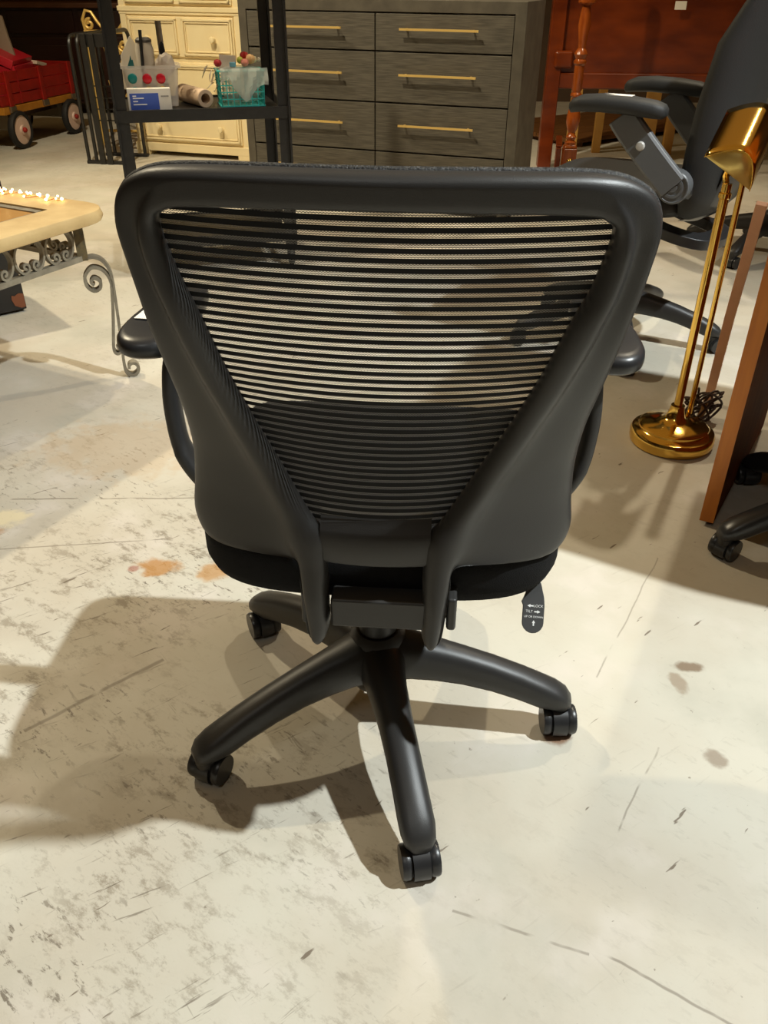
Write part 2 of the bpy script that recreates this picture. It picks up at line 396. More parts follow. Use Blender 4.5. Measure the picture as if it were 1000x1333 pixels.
def strip(z0, z1, off0, mi):
    xs = xin(min(.9, (z0 + z1) / 2)) + .006; n = 24; prev = None
    for i in range(n + 1):
        x = -xs + 2 * xs * i / n; sag = -.0025 * (1 - (x / xs) ** 2)
        a = bm.verts.new(P3(x, z0 + sag, -.010 + off0)); c = bm.verts.new(P3(x, z1 + sag, -.010 + off0))
        if prev:
            f = bm.faces.new((prev[0], a, c, prev[1])); f.material_index = mi
            for lp, (uu, vv) in zip(f.loops, ((prev[2], 0), (x, 0), (x, 1), (prev[2], 1))): lp[uvl].uv = (uu, vv)
        prev = (a, c, x)
for k in range(NB):
    z1 = zt - k * pit; zm = z1 - pit * .56
    strip(zm, z1, .0008, 0); strip(z1 - pit, zm, 0, 1)
mk('mesh_panel', bm, [RIB, SHEER], chair)
bm = B()   # fabric edge wrapped over the front of the frame
pts = [P3(s * Oc[k].x * .995, Oc[k].y - .003, -.017) for s, rng in ((-1, range(38, 0, -1)), (1, range(0, 39))) for k in rng]
tube(bm, pts, .0048, 8)
TRIM = mat('knit_trim', (26, 26, 26), .6, c2=(84, 82, 78), nscale=420, ramp=(.5, .7), bump=.8, bscale=500)
mk('fabric_edge', bm, TRIM, chair, ang=80)
# seat
def sring(z, sx, sy, cx=.012, cy=.006, n=56, e=.52, fr=1):
    out = []
    for k in range(n):
        t = 2 * pi * k / n; c, s = cos(t), sin(t); e = .22 if s > 0 else .50; sy_ = sy * (.90 if s > 0 else .92)
        out.append(Vector((cx + sx * math.copysign(abs(c) ** e, c), cy + sy_ * math.copysign(abs(s) ** e, s), z - (.012 * max(0, s) ** 2 if z > .5 else 0))))
    return out
bm = B(); HX, HY = .247, .245
loft(bm, [sring(.419, HX * .84, HY * .84), sring(.422, HX * .93, HY * .925), sring(.431, HX * .98, HY * .975), sring(.446, HX, HY), sring(.478, HX * 1.0, HY), sring(.494, HX * .985, HY * .985), sring(.506, HX * .94, HY * .94), sring(.514, HX * .8, HY * .8), sring(.513, HX * .4, HY * .4)])
mk('seat', bm, FABRIC, chair, ang=80)
bm = B(); loft(bm, [sring(.400, HX * .55, HY * .55), sring(.406, HX * .74, HY * .72), sring(.4195, HX * .84, HY * .82)]); mk('seat_shell', bm, PLASTIC2, chair)
# tilt mechanism under the seat
bm = B(); box2(bm, (UX - .06, -.248, .408), (UX + .06, -.10, .452)); box2(bm, (UX - .055, -.12, .395), (UX + .055, .10, .425))
for s in (-1, 1):
    v = box(bm, (UX + s * .091, -.222, .435), (.012, .05, .05))
mk('tilt_mechanism', bm, PLASTIC, chair, bevel=.004)
# arms
for s in (-1, 1):
    bm = B()
    path = cr([(.262, .05, .672), (.289, .03, .655), (.297, .02, .61), (.297, .015, .56), (.289, .01, .51), (.266, .01, .466), (.236, .01, .437), (.15, .01, .424)], 5)
    wds = [.036] * 8 + [.036] * 12 + [.044] * (len(path) - 20)
    rings = []
    for i, (p, t, N_, Bn) in enumerate(frames([(s * q.x, q.y, q.z) for q in path], Vector((s, 0, 0)))):
        ring = []; hw, ht = wds[i] / 2, .0115
        Yv = Vector((0, 1, 0)); Nn = t.cross(Yv).normalized()
        for k in range(14):
            a = 2 * pi * k / 14; c, q = cos(a), sin(a)
            ring.append(p + Yv * hw * math.copysign(abs(c) ** .7, c) + Nn * ht * math.copysign(abs(q) ** .7, q))
        rings.append(ring)
    loft(bm, rings); mk('arm_support', bm, PLASTIC, chair, ang=70)
    # pad, rounded plan, wider at the rear
    out = cr([(-.040, -.045, 0), (-.018, -.082, 0), (.022, -.088, 0), (.046, -.06, 0), (.050, -.01, 0), (.044, .06, 0), (.036, .13, 0), (.02, .168, 0), (-.008, .172, 0), (-.026, .15, 0), (-.034, .08, 0), (-.040, .01, 0)], 4, closed=True)
    bm = B(); cen = Vector((.0, .04, 0)); rings = []
    for z, sc in ((.668, .80), (.670, .92), (.676, .985), (.684, 1.0), (.692, .985), (.6965, .93), (.698, .84), (.6975, .5)):
        rings.append([Vector((s * ((.300 if s > 0 else .305) + (cen + (p - cen) * sc).x), (cen + (p - cen) * sc).y + .045, z)) for p in out])
    loft(bm, rings); pad = mk('armrest', bm, PLASTIC2, chair, ang=80)
    if s < 0:
        bm = B()
        for c, sz, r in (((-.300, .098, .6990), (.030, .05, .0006), 24), ((-.296, .052, .6996), (.050, .034, .0006), -6)):
            box(bm, (c[0] - .02, c[1], c[2]), sz, Matrix.Rotation(radians(r), 3, 'Z'))
        o = mk('price_sticker', bm, WHITE, pad); o['label'] = 'white paper tags on the left armrest'
# lever
LV = Matrix.Translation((.222, -.172, .394)) @ Euler((radians(52), 0, radians(-3))).to_matrix().to_4x4()
bm = B(); out = [(-.0075, .034), (.0075, .034), (.013, .014), (.0142, .004)] + [(.0142 * cos(t), -.020 + .0142 * sin(t)) for t in [-pi * i / 10 for i in range(11)]] + [(-.0142, .002), (-.0165, .007), (-.0135, .014)]
prism(bm, out, -.003, .003)
bmesh.ops.transform(bm, matrix=LV, verts=bm.verts[:])
pd = mk('tilt_lever', bm, mat('dark_grey_plastic', (72, 72, 72), .5), chair, bevel=.001)
bm = B(); tube(bm, [LV @ Vector((0, .03, 0)), LV @ Vector((0, .06, .002)), Vector((.19, -.02, .425))], .005, 8); mk('lever_rod', bm, STEEL, pd)
bm = B()
def lt(s, x, y, size):
    t = text_bm(s, size, LV @ Matrix.Translation((x, y, .0033)), .0002)
    merge(bm, t)
def arrow(x, y, a, l=.008):
    q = [(-l / 2, .0009), (0, .0009), (0, .0022), (l / 2, 0), (0, -.0022), (0, -.0009), (-l / 2, -.0009)]
    Mz = LV @ Matrix.Translation((x, y, .0032)) @ Matrix.Rotation(a, 4, 'Z')
    r = [bm.verts.new(Mz @ Vector((p[0], p[1], 0))) for p in q]; bm.faces.new(r)
arrow(-.0045, .002, pi); lt('LOCK', .006, .002, .0048)
lt('TILT', -.0055, -.0055, .0048); arrow(.005, -.0055, 0)
lt('UP OR DOWN', .0005, -.0125, .0038); arrow(.001, -.0205, pi / 2, .0075)
mk('lever_print', bm, PRINT, pd)
# ------------------------------------------------------------------ DRESSER
dr = thing('dresser', 'wide charcoal wood dresser with slim gold bar handles, behind the chair', 'dresser', (-.062, 4.752, 0), radians(-19.4))
W, D, H = 1.52, .46, .997
bm = B()
box2(bm, (-W / 2, 0, .05), (-W / 2 + .045, D, H - .05)); box2(bm, (W / 2 - .055, 0, .05), (W / 2, D, H - .05))
box2(bm, (-W / 2, .02, .05), (W / 2, D, .09)); box2(bm, (-W / 2 + .03, D - .02, .05), (W / 2 - .03, D, H - .05)); box2(bm, (-W / 2 + .04, .02, .08), (W / 2 - .04, .03, H - .05))
mk('carcass', bm, DRESSF, dr, bevel=.002)
bm = B(); box2(bm, (-W / 2, 0, H - .052), (W / 2, D, H)); mk('top', bm, DRESSF, dr, bevel=.002)
for sx in (-1, 1):
    for sy in (.04, D - .04):
        bm = B(); box(bm, (sx * (W / 2 - .05), sy, .025), (.05, .05, .05)); mk('foot', bm, DRESSF, dr)
zz = [.942, .775, .542, .307, .092]
for c in (0, 1):
    x0 = -W / 2 + .048 if c == 0 else .003; x1 = -.003 if c == 0 else W / 2 - .058
    for k in range(4):
        bm = B(); box2(bm, (x0, .001, zz[k + 1] + .004), (x1, .02, zz[k] - .004)); dw = mk('drawer', bm, DRESS, dr, bevel=.0015)
        zc = (zz[k] + zz[k + 1]) / 2 + .015; xc = (x0 + x1) / 2 - .015
        bm = B(); box(bm, (xc, -.030, zc), (.40, .008, .010))
        for q in (-.17, .17): box(bm, (xc + q, -.014, zc), (.008, .03, .008))
        mk('handle', bm, GOLDH, dw)
# ------------------------------------------------------------------ CREAM CHEST
ch = thing('chest_of_drawers', 'tall cream painted chest of drawers with round knobs, left of the charcoal dresser', 'chest', (-1.37, 6.27, 0), radians(-17))
W, D = .88, .48
bm = B(); box2(bm, (-W / 2, .012, .05), (W / 2, D, 1.26)); box2(bm, (-W / 2 - .012, -.005, .03), (W / 2 + .012, D, .085)); box2(bm, (-W / 2 - .01, -.004, .885), (W / 2 + .01, D, .915)); box2(bm, (-W / 2 - .004, .002, .868), (W / 2 + .004, D, .888))
for sx in (-1, 1):
    box2(bm, (sx * (W / 2 + .01), -.004, 0), (sx * (W / 2 - .09), .10, .04)); box2(bm, (sx * (W / 2), D, 0), (sx * (W / 2 - .09), D - .08, .05))
    box2(bm, (sx * W / 2, .004, .08), (sx * (W / 2 - .045), .02, 1.26))
mk('carcass', bm, CREAM, ch, bevel=.004)
bm = B(); box2(bm, (-W / 2 - .02, -.02, 1.26), (W / 2 + .02, D + .01, 1.29)); mk('top', bm, CREAM, ch, bevel=.006)
for (z0, z1, split) in ((.095, .315, 0), (.345, .595, 0), (.625, .86, 1), (.925, 1.24, 1)):
    bm = B(); x0, x1 = -W / 2 + .05, W / 2 - .05
    box2(bm, (x0, .0, z0), (x1, .03, z1)); dw = mk('drawer', bm, CREAM, ch, bevel=.006)
    spans = [(x0, -.008), (.008, x1)] if split else [(x0, x1)]
    for a, b in spans:
        bm = B()
        for off, t, d in ((.012, .014, .012), (.030, .008, .008)):
            box2(bm, (a + off, -d, z0 + off), (a + off + t, .005, z1 - off)); box2(bm, (b - off - t, -d, z0 + off), (b - off, .005, z1 - off))
            box2(bm, (a + off, -d, z0 + off), (b - off, .005, z0 + off + t)); box2(bm, (a + off, -d, z1 - off - t), (b - off, .005, z1 - off))
        mk('moulding', bm, CREAM, dw, bevel=.003)
    for kx in (-.235, .245):
        bm = B(); lathe(bm, [(0, -.005), (.011, -.005), (.011, .008), (.009, .016), (.019, .026), (.021, .034), (.016, .044), (0, .047)], 16, axis_to((0, -1, 0), (kx, 0, (z0 + z1) / 2 - .01))); mk('knob', bm, CREAM, dw)
# ------------------------------------------------------------------ BLACK SHELVING CART
CY = radians(15.5)
ct = thing('shelf_cart', 'black metal shelf cart on casters holding craft bins, behind the chair to the left', 'shelf', (-.732, 3.633, 0), CY)
W, D = .64, .42
for sx in (-1, 1):
    for y in (0, D):
        bm = B(); x = sx * W / 2; t = .022
        box2(bm, (x - t, y - .004, .07), (x + t, y + .004, 1.75)); box2(bm, (x - .004 + sx * t, y - t, .07), (x + .004 + sx * t, y + t, 1.75))
        mk('post', bm, BLACKM, ct)
        bm = B(); lathe(bm, [(0, -.012), (.028, -.012), (.035, -.006), (.035, .006), (.028, .012), (0, .012)], 20, Matrix.Translation((x, y, .035)) @ Matrix.Rotation(pi / 2, 4, 'Y'))
        box(bm, (x, y, .06), (.03, .03, .03)); mk('caster', bm, RUBBER, ct)
for z in (.645, .15, 1.45):
    bm = B(); box2(bm, (-W / 2 + .01, .01, z - .012), (W / 2 - .01, D - .01, z - .004))
    for a, b in (((-W / 2 - .02, -.012, z - .042), (W / 2 + .02, -.004, z + .002)), ((-W / 2 - .02, D + .004, z - .042), (W / 2 + .02, D + .012, z + .002)), ((-W / 2 - .03, -.01, z - .042), (-W / 2 - .022, D + .01, z + .002)), ((W / 2 + .022, -.01, z - .042), (W / 2 + .03, D + .01, z + .002))): box2(bm, a, b)
    mk('shelf', bm, BLACKM, ct)
CM = Matrix.Translation((-.732, 3.633, 0)) @ Matrix.Rotation(CY, 4, 'Z')
def onc(x, y, z=.641): return CM @ Vector((x, y, z))
MILK = mat('milky_plastic', (226, 220, 214), .35, alpha=.36)
bn = thing('craft_bin', 'milky plastic bin full of craft tools on the left of the black shelf', 'bin', onc(-.185, .165), CY)
bm = B(); rings = []
for z, w_, d_ in ((.004, .19, .13), (.14, .215, .155), (.141, .235, .172), (.152, .235, .172)): rings.append([Vector((p[0], p[1], z)) for p in rrect(w_, d_, .03)])
for z, w_, d_ in ((.152, .226, .163), (.14, .208, .148), (.006, .184, .124)): rings.append([Vector((p[0], p[1], z)) for p in rrect(w_, d_, .028)])
loft(bm, rings); mk('tub', bm, MILK, bn)
BC = CM @ Matrix.Translation((-.185, .165, .641))
cols = {'teal': (24, 136, 132), 'red': (214, 26, 46), 'yellow': (200, 168, 40)}
for nm, x, z in (('teal', -.074, .108), ('teal', -.070, .060), ('red', -.018, .106), ('red', .035, .106), ('yellow', -.016, .060), ('yellow', .038, .060)):
    bm = B(); bmesh.ops.create_uvsphere(bm, u_segments=18, v_segments=10, radius=.0185, matrix=Matrix.Translation((x, -.066 - z * .09, z)) @ Matrix.Diagonal((1, .28, 1, 1)))
    o = mk('round_dot', bm, bpy.data.materials.get(nm + '_plastic') or mat(nm + '_plastic', cols[nm], .3), bn); o['label'] = 'round ' + nm + ' dot on the bin front'
def rod(name, label, cat, a, b, r, m, M=None, n=10, flat=1):
    bm = B(); M = M or Matrix.Identity(4); tube(bm, [M @ Vector(a), M @ (Vector(a).lerp(Vector(b), .5)), M @ Vector(b)], r, n, flat=flat); return tag(mk(name, bm, m), label, cat)
rod('black_marker', 'thin black marker standing upright in the milky craft bin', 'marker', (-.035, -.01, .01), (-.02, .0, .27), .0065, RUBBER, BC)
sc = thing('spatula', 'flat steel spatula with a dark oval grip in the craft bin', 'spatula', (0, 0, 0))
bm = B(); tube(bm, [BC @ Vector(p) for p in ((.055, .02, .01), (.055, .02, .16), (.053, .022, .30))], .012, 10, flat=.25, up=Vector((1, 0, 0))); mk('handle', bm, STEEL, sc)
bm = B(); tube(bm, [BC @ Vector(p) for p in ((.056, .008, .17), (.056, .008, .18), (.056, .009, .20), (.056, .009, .22), (.056, .01, .228))], [.004, .009, .012, .009, .004], 10, flat=.5, up=Vector((1, 0, 0))); mk('grip', bm, DARK, sc)
bm = B(); prism(bm, [(-.05, 0), (.04, 0), (.045, .12), (.0, .19), (-.045, .12)], -.003, .003); bmesh.ops.transform(bm, matrix=BC @ Matrix.Translation((-.062, .03, .06)) @ Matrix.Rotation(radians(82), 4, 'X'), verts=bm.verts[:])
tag(mk('plastic_pouch', bm, mat('cloudy_film', (214, 204, 186), .5, alpha=.75), bevel=.002), 'cloudy pointed plastic pouch sticking up at the back of the craft bin', 'pouch')
bm = B(); lathe(bm, [(0, .02), (.03, .02), (.034, .12), (.036, .20), (.030, .226), (.02, .232), (0, .232)], 18, BC @ Matrix.Translation((-.012, .03, 0)))
sb = tag(mk('squeeze_bottle', bm, mat('cloudy_bottle', (200, 190, 174), .4, alpha=.85)), 'cloudy bottle with a dark cap behind the marker in the craft bin', 'bottle')
bm = B(); lathe(bm, [(0, .226), (.031, .226), (.032, .235), (.022, .243), (0, .243)], 18, BC @ Matrix.Translation((-.012, .03, 0))); mk('cap', bm, mat('grey_cap', (78, 74, 70), .5), sb)
bm = B(); r_ = bmesh.ops.create_icosphere(bm, subdivisions=3, radius=.05)
for v in bm.verts: v.co = BC @ Vector((v.co.x * .8 + .06, v.co.y * .7, v.co.z * .9 + .145 + .008 * sin(v.co.x * 140) * cos(v.co.z * 110)))
tag(mk('crumpled_wrap', bm, mat('crumpled_film', (222, 208, 192), .5, alpha=.9), ang=20), 'crumpled pale wrap bulging from the right end of the craft bin', 'wrap')
bm = B(); prism(bm, [(-.014, 0), (.016, 0), (.012, .03), (.008, .028), (.004, .045), (0, .03)], -.004, .004); bmesh.ops.transform(bm, matrix=BC @ Matrix.Translation((-.075, -.02, .14)) @ Matrix.Rotation(pi / 2, 4, 'X'), verts=bm.verts[:])
tag(mk('teal_comb', bm, mat('teal_dark', (30, 104, 104), .4)), 'teal jagged plastic scrap poking out of the craft bin', 'scrap')
# blue and white card box
bx = thing('card_box', 'small white card box with a blue printed front at the edge of the black shelf', 'box', onc(-.205, .022), CY)
bm = B(); box2(bm, (-.083, 0, .0), (.083, .045, .078)); mk('carton', bm, WHITE, bx, bevel=.0015)
bm = B(); box2(bm, (-.075, -.0012, .004), (.035, .0, .062)); mk('blue_panel', bm, mat('blue_print', (70, 98, 190), .6), bx)
bm = B()
for z, a, b in ((.053, -.064, -.05), (.045, -.064, -.022), (.034, -.064, -.046), (.023, -.064, -.012)): box2(bm, (a, -.0022, z - .002), (b, -.0012, z + .002))
mk('print_lines', bm, PRINT, bx)
bm = B(); box2(bm, (.044, -.0012, .048), (.074, 0, .053)); mk('grey_print', bm, mat('grey_ink', (150, 146, 140), .6), bx)
# paper roll
bm = B(); RM = CM @ Matrix.Translation((.015, .055, .641 + .034)) @ Matrix.Rotation(radians(18), 4, 'Z') @ Matrix.Rotation(-pi / 2, 4, 'X')
lathe(bm, [(.019, .16), (.019, .0), (.032, .0), (.034, .002), (.034, .24), (.033, .243), (.019, .243), (.019, .16)], 28, RM)
tag(mk('paper_roll', bm, mat('kraft_paper', (214, 186, 156), .8)), 'tan paper roll lying open end forward between the bin and the teal basket', 'roll')
# teal basket
TEAL = mat('teal_plastic', (70, 196, 190), .4)
bk_ = thing('wire_basket', 'teal plastic grid basket of wrapped trinkets on the right of the black shelf', 'basket', onc(.165, .12), CY)
bm = B(); w_, d_, hh = .17, .14, .13
def lerp(a, b, t): return a + (b - a) * t
for f in range(4):
    for k in range(8):
        t = k / 7
        a = [(-w_ / 2 + w_ * t, -d_ / 2), (w_ / 2, -d_ / 2 + d_ * t), (w_ / 2 - w_ * t, d_ / 2), (-w_ / 2, d_ / 2 - d_ * t)][f]
        bar(bm, [(a[0], a[1], 0), (a[0] * 1.06, a[1] * 1.06, hh)], .004, .004)
for k in range(6):
    z = .004 + (hh - .004) * k / 5; q = 1 + .06 * z / hh
    P_ = [(-w_ / 2 * q, -d_ / 2 * q, z), (w_ / 2 * q, -d_ / 2 * q, z), (w_ / 2 * q, d_ / 2 * q, z), (-w_ / 2 * q, d_ / 2 * q, z)]
    for a, b in zip(P_, P_[1:] + P_[:1]): bar(bm, [a, b], .005 if k not in (0, 5) else .012, .004, up=Vector((0, 0, 1)))
box2(bm, (-w_ / 2, -d_ / 2, 0), (w_ / 2, d_ / 2, .004)); mk('grid', bm, TEAL, bk_)
KC = CM @ Matrix.Translation((.165, .12, .641))
FILM = mat('clear_bag_film', (206, 214, 206), .3, alpha=.42)
bm = B(); bmesh.ops.create_icosphere(bm, subdivisions=4, radius=1)
for v in bm.verts:
    c = v.co.copy(); sq = lambda t: math.copysign(abs(t) ** .55, t)
    f = 1 + .10 * sin(9 * c.x + 2) * cos(8 * c.z + 4 * c.y)
    v.co = KC @ Vector((sq(c.x) * .081 * f * (1.22 if c.z > .5 else .93), sq(c.y) * .062 * f * (1.2 if c.z > .5 else 1), .078 + sq(c.z) * .066))
tag(mk('clear_bag', bm, FILM, ang=25), 'crumpled clear plastic bag lining the teal basket', 'bag')
bag = bpy.data.objects['clear_bag']
bm = B()
for k in range(9):
    a = k * .7; p = Vector((-.1 + .02 * sin(a * 2), -.05 + .012 * k, .10 + .03 * cos(a)))
    for q in range(1): 
        vs = [bm.verts.new(KC @ (p + Vector((random.uniform(-.03, .02), random.uniform(-.02, .02), random.uniform(-.04, .035))))) for _ in range(3)]; bm.faces.new(vs)
tag(mk('torn_film', bm, mat('torn_film', (222, 206, 182), .4, alpha=.8), solid=.001), 'torn plastic film hanging off the left corner of the teal basket', 'film')
bm = B(); G = []
for i in range(13):
    row = []
    for k in range(9):
        u, v = i / 12, k / 8; low = .055 + .05 * abs(sin(u * 5 + .6)) - .045 * (u > .2) * sin(u * 3); x = -.085 + .19 * u
        row.append(bm.verts.new(KC @ Vector((x, -.086 - .006 * sin(u * 17 + v * 5) - .012 * v * (1 - v), .142 - v * (.142 - max(.02, low))))))
    G.append(row)
for i in range(12):
    for k in range(8): bm.faces.new((G[i][k], G[i + 1][k], G[i + 1][k + 1], G[i][k + 1]))
mk('bag_fold', bm, mat('bag_fold_film', (212, 218, 208), .3, alpha=.62), bag, ang=20)
trk = [('red_bow', (180, 34, 40), (-.085, -.01, .155), .014, 'small red bow at the left rim of the teal basket'), ('green_ball', (172, 170, 60), (.005, -.02, .165), .013, 'olive green bead ball in the teal basket'),
       ('red_flower', (190, 44, 36), (.025, .0, .178), .016, 'red paper flower on top of the teal basket'), ('peach_flower', (222, 176, 120), (.045, -.02, .168), .018, 'peach paper flower in front of the red one in the basket'),
       ('pink_flower', (226, 140, 120), (.02, -.045, .158), .014, 'pink paper flower at the front rim of the teal basket'), ('white_bead', (236, 226, 208), (.082, -.01, .166), .008, 'round white bead at the right rim of the teal basket'),
       ('blue_block', (120, 168, 190), (-.028, -.045, .152), .011, 'pale blue block at the front rim of the teal basket'), ('cream_flower', (236, 222, 186), (.062, .005, .165), .013, 'cream paper flower right of the peach one in the basket')]
for nm, c, p, r_, lb in trk:
    bm = B(); bmesh.ops.create_icosphere(bm, subdivisions=3, radius=r_)
    if 'flower' in nm or 'bow' in nm:
        for v in bm.verts:
            a = math.atan2(v.co.y, v.co.x); v.co *= 1 + .22 * sin(5 * a) * (1 - abs(v.co.z) / r_ * .5)
    if 'block' in nm: bm.free(); bm = B(); box(bm, (0, 0, 0), (.024, .016, .016))
    o = mk(nm, bm, mat(nm, c, .6), bevel=.002 if 'block' in nm else 0); o.location = KC @ Vector(p); tag(o, lb, nm.split('_')[1])
bm = B(); prism(bm, [(-.034, 0), (.032, 0), (.036, .05), (-.03, .056)], -.002, .002); bmesh.ops.transform(bm, matrix=KC @ Matrix.Translation((-.045, -.01, .13)) @ Matrix.Rotation(radians(84), 4, 'X'), verts=bm.verts[:])
tag(mk('paper_card', bm, mat('blush_paper', (232, 210, 190), .7)), 'blush paper card sticking up from the left of the teal basket', 'card')
# ------------------------------------------------------------------ IRON COFFEE TABLE
TA = Vector((-.46, -.888, 0)).normalized(); TB = Vector((-.888, .46, 0)).normalized()
tb = thing('coffee_table', 'stone-topped coffee table with grey scrolled iron legs at the left edge', 'table', (-.788, 2.498, 0), math.atan2(TA.y, TA.x))
# local +x runs along the near edge (towards the camera), local -y along the far edge (to the left)
TS = 1.0
def tp(u, v, z): return Vector((u, -v, z))
bm = B(); out = []
for cx, cy, a in ((TS - .1, TS - .1, 0), (.1, TS - .1, 90), (.1, .1, 180), (TS - .1, .1, 270)):
    for i in range(7): t = radians(a + 15 * i); out.append((cx + .1 * cos(t), cy + .1 * sin(t)))
rings = []
for z, off in ((.494, .012), (.497, .004), (.508, .0), (.520, .003), (.528, .006), (.53, .012)):
    c = Vector((TS / 2, TS / 2)); r_ = []
    for i, p in enumerate(out):
        v = Vector(p) - c; k = 1 - off / v.length + (random.uniform(-.004, .004) if z < .525 else 0); q = c + v * k; r_.append(tp(q.x, q.y, z))
    rings.append(r_)
loft(bm, rings, cap=False)
# top ring with a square opening for the inset
last = rings[-1]; bm.verts.ensure_lookup_table(); n = len(last); topv = bm.verts[-n:]
ins = .135; sq_ = []
def insq(p):
    u, v = p.x, -p.y; c = TS / 2; du, dv = u - c, v - c; k = (c - ins) / max(abs(du), abs(dv)); return tp(c + du * k, c + dv * k, .53)
corner = {3: (TS - ins, TS - ins), 10: (ins, TS - ins), 17: (ins, ins), 24: (TS - ins, ins)}
iv = [bm.verts.new(tp(*corner[i], .53) if i in corner else insq(p)) for i, p in enumerate(last)]
iv2 = [bm.verts.new(v.co - Vector((0, 0, .012))) for v in iv]
for i in range(n):
    j = (i + 1) % n
    bm.faces.new((topv[i], topv[j], iv[j], iv[i])); bm.faces.new((iv[i], iv[j], iv2[j], iv2[i]))
mk('stone_rim', bm, mat('travertine', (206, 178, 126), .6, c2=(188, 158, 108), nscale=9, bump=.4, bscale=60), tb)
bm = B(); box2(bm, tp(ins + .022, ins + .022, .512), tp(TS - ins - .022, TS - ins - .022, .521)); mk('inset_panel', bm, mat('tan_inset', (196, 150, 90), .25, c2=(180, 136, 80), nscale=6), tb)
bm = B()
for a, b in (((ins, ins), (TS - ins, ins + .022)), ((ins, TS - ins - .022), (TS - ins, TS - ins)), ((ins, ins), (ins + .022, TS - ins)), ((TS - ins - .022, ins), (TS - ins, TS - ins))): box2(bm, tp(*a, .512), tp(*b, .5255))
mk('inset_frame', bm, IRON, tb, bevel=.002)
A0, A1 = .085, TS - .085
bm = B()
for z in (.388, .487):
    t = .011 if z < .4 else .006
    for a, b in (((A0, A0), (A1, A0)), ((A0, A1), (A1, A1)), ((A0, A0), (A0, A1)), ((A1, A0), (A1, A1))): bar(bm, [tp(*a, z), tp(*b, z)], t * 1.6, t * 1.4)
mk('apron_rail', bm, IRON, tb)
def spiral(c, r0, r1, a0, turns, n=26):
    return [(c[0] + (r0 + (r1 - r0) * i / n) * cos(a0 + turns * 2 * pi * i / n), c[1] + (r0 + (r1 - r0) * i / n) * sin(a0 + turns * 2 * pi * i / n)) for i in range(n + 1)]
def cscroll(x0, w_, z0, h_):      # an arch whose two ends curl inwards
    R_ = w_ / 2; half = []; px, pz, th, tot = 0.0, h_, 0.0, 0.0
    while tot < radians(560):
        rad = R_ if tot < radians(70) else (R_ * .95 if tot < radians(130) else max(R_ * .12, R_ * (.36 - .24 * (tot - radians(130)) / radians(300))))
        dt = radians(10); tot += dt; px += rad * dt * cos(th - dt / 2); pz += rad * dt * sin(th - dt / 2); th -= dt; half.append((px, pz))
    lo = min(p[1] for p in half); f = h_ / (h_ - lo)
    half = [(p[0], z0 + (p[1] - lo) * f) for p in half]
    return [(x0 + R_ - p[0], p[1]) for p in reversed(half)] + [(x0 + R_, z0 + h_)] + [(x0 + R_ + p[0], p[1]) for p in half]
for side in range(4):
    def ap(u, z): return [tp(u, A0, z), tp(A1, u, z), tp(u, A1, z), tp(A0, u, z)][side]
    m_ = 7; wd = (A1 - A0 - .06) / m_
    for k in range(m_):
        bm = B(); pts = [ap(A0 + .03 + k * wd + p[0], p[1]) for p in cscroll(.004, wd - .008, .398, .09)]
        nrm = Vector((0, 1, 0)) if side % 2 == 0 else Vector((1, 0, 0))
        bar(bm, pts, .016, .007, up=nrm.cross(pts[1] - pts[0]).normalized()); mk('apron_scroll', bm, IRON, tb)
    for k in range(1, m_):
        bm = B(); bmesh.ops.create_uvsphere(bm, u_segments=8, v_segments=6, radius=.008, matrix=Matrix.Translation(ap(A0 + .03 + k * wd, .448))); mk('apron_bead', bm, IRON, tb)
for cu, cv in ((A0, A0), (A1, A0), (A0, A1), (A1, A1)):
    d = Vector((cu - TS / 2, cv - TS / 2)).normalized()
    bm = B(); box(bm, tp(cu, cv, .438), (.028, .028, .112), Matrix.Rotation(math.atan2(-d.y, d.x), 3, 'Z')); lg = mk('leg', bm, mat('aged_iron', (84, 76, 58), .6, c2=(120, 104, 66), nscale=60), tb)
    def lp(u, z): return tp(cu + d.x * u, cv + d.y * u, z)
    sidev = Vector((d.y, d.x, 0))
    def strap(pts, nm='scroll_strap'):
        bm = B(); q = [lp(*p) for p in pts]; t = (q[1] - q[0]).normalized(); bar(bm, q, .028, .009, up=sidev.cross(t).normalized()); mk(nm, bm, IRON, lg)
    foot = [(.085, .0), ] 
    outer = [(p.x, p.y) for p in cr([(.012, .388, 0), (.03, .389, 0), (.052, .378, 0), (.068, .350, 0), (.072, .31, 0), (.070, .22, 0), (.066, .12, 0), (.063, .05, 0), (.066, .016, 0), (.082, .0035, 0), (.10, .012, 0), (.105, .03, 0), (.094, .045, 0), (.079, .04, 0), (.076, .027, 0)], 4)]
    strap(outer)
    inner = [(p.x, p.y) for p in cr([(.068, .30, 0), (.062, .33, 0), (.045, .352, 0), (.018, .358, 0), (-.004, .335, 0), (-.004, .305, 0), (.014, .288, 0), (.033, .296, 0), (.036, .316, 0), (.020, .327, 0), (.010, .315, 0), (.018, .306, 0)], 4)]
    strap(inner)
    mid = [(p.x, p.y) for p in cr([(.067, .30, 0), (.058, .22, 0), (.044, .13, 0), (.040, .095, 0), (.048, .082, 0), (.060, .088, 0), (.058, .102, 0), (.05, .1, 0)], 4)]
    strap(mid)
TBM = Matrix.Translation((-.788, 2.498, 0)) @ Matrix.Rotation(math.atan2(TA.y, TA.x), 4, 'Z')
sl = thing('string_lights', 'string of tiny warm fairy lights along the far rim of the stone table', 'lights', TBM @ Vector((.07, -.5, .53)), 0)
GLOW = mat('warm_bulb', (255, 214, 140), .4, emit=14)
Ti = Matrix.Translation(-(TBM @ Vector((.07, -.5, .53)))) @ TBM
wp = []
for k in range(58):
    v = .175 + k * .0115; wp.append(Ti @ tp(.040 + .012 * sin(k * 1.9) + .035 * (k % 7 == 3), v, .533 + .002 * (k % 3)))
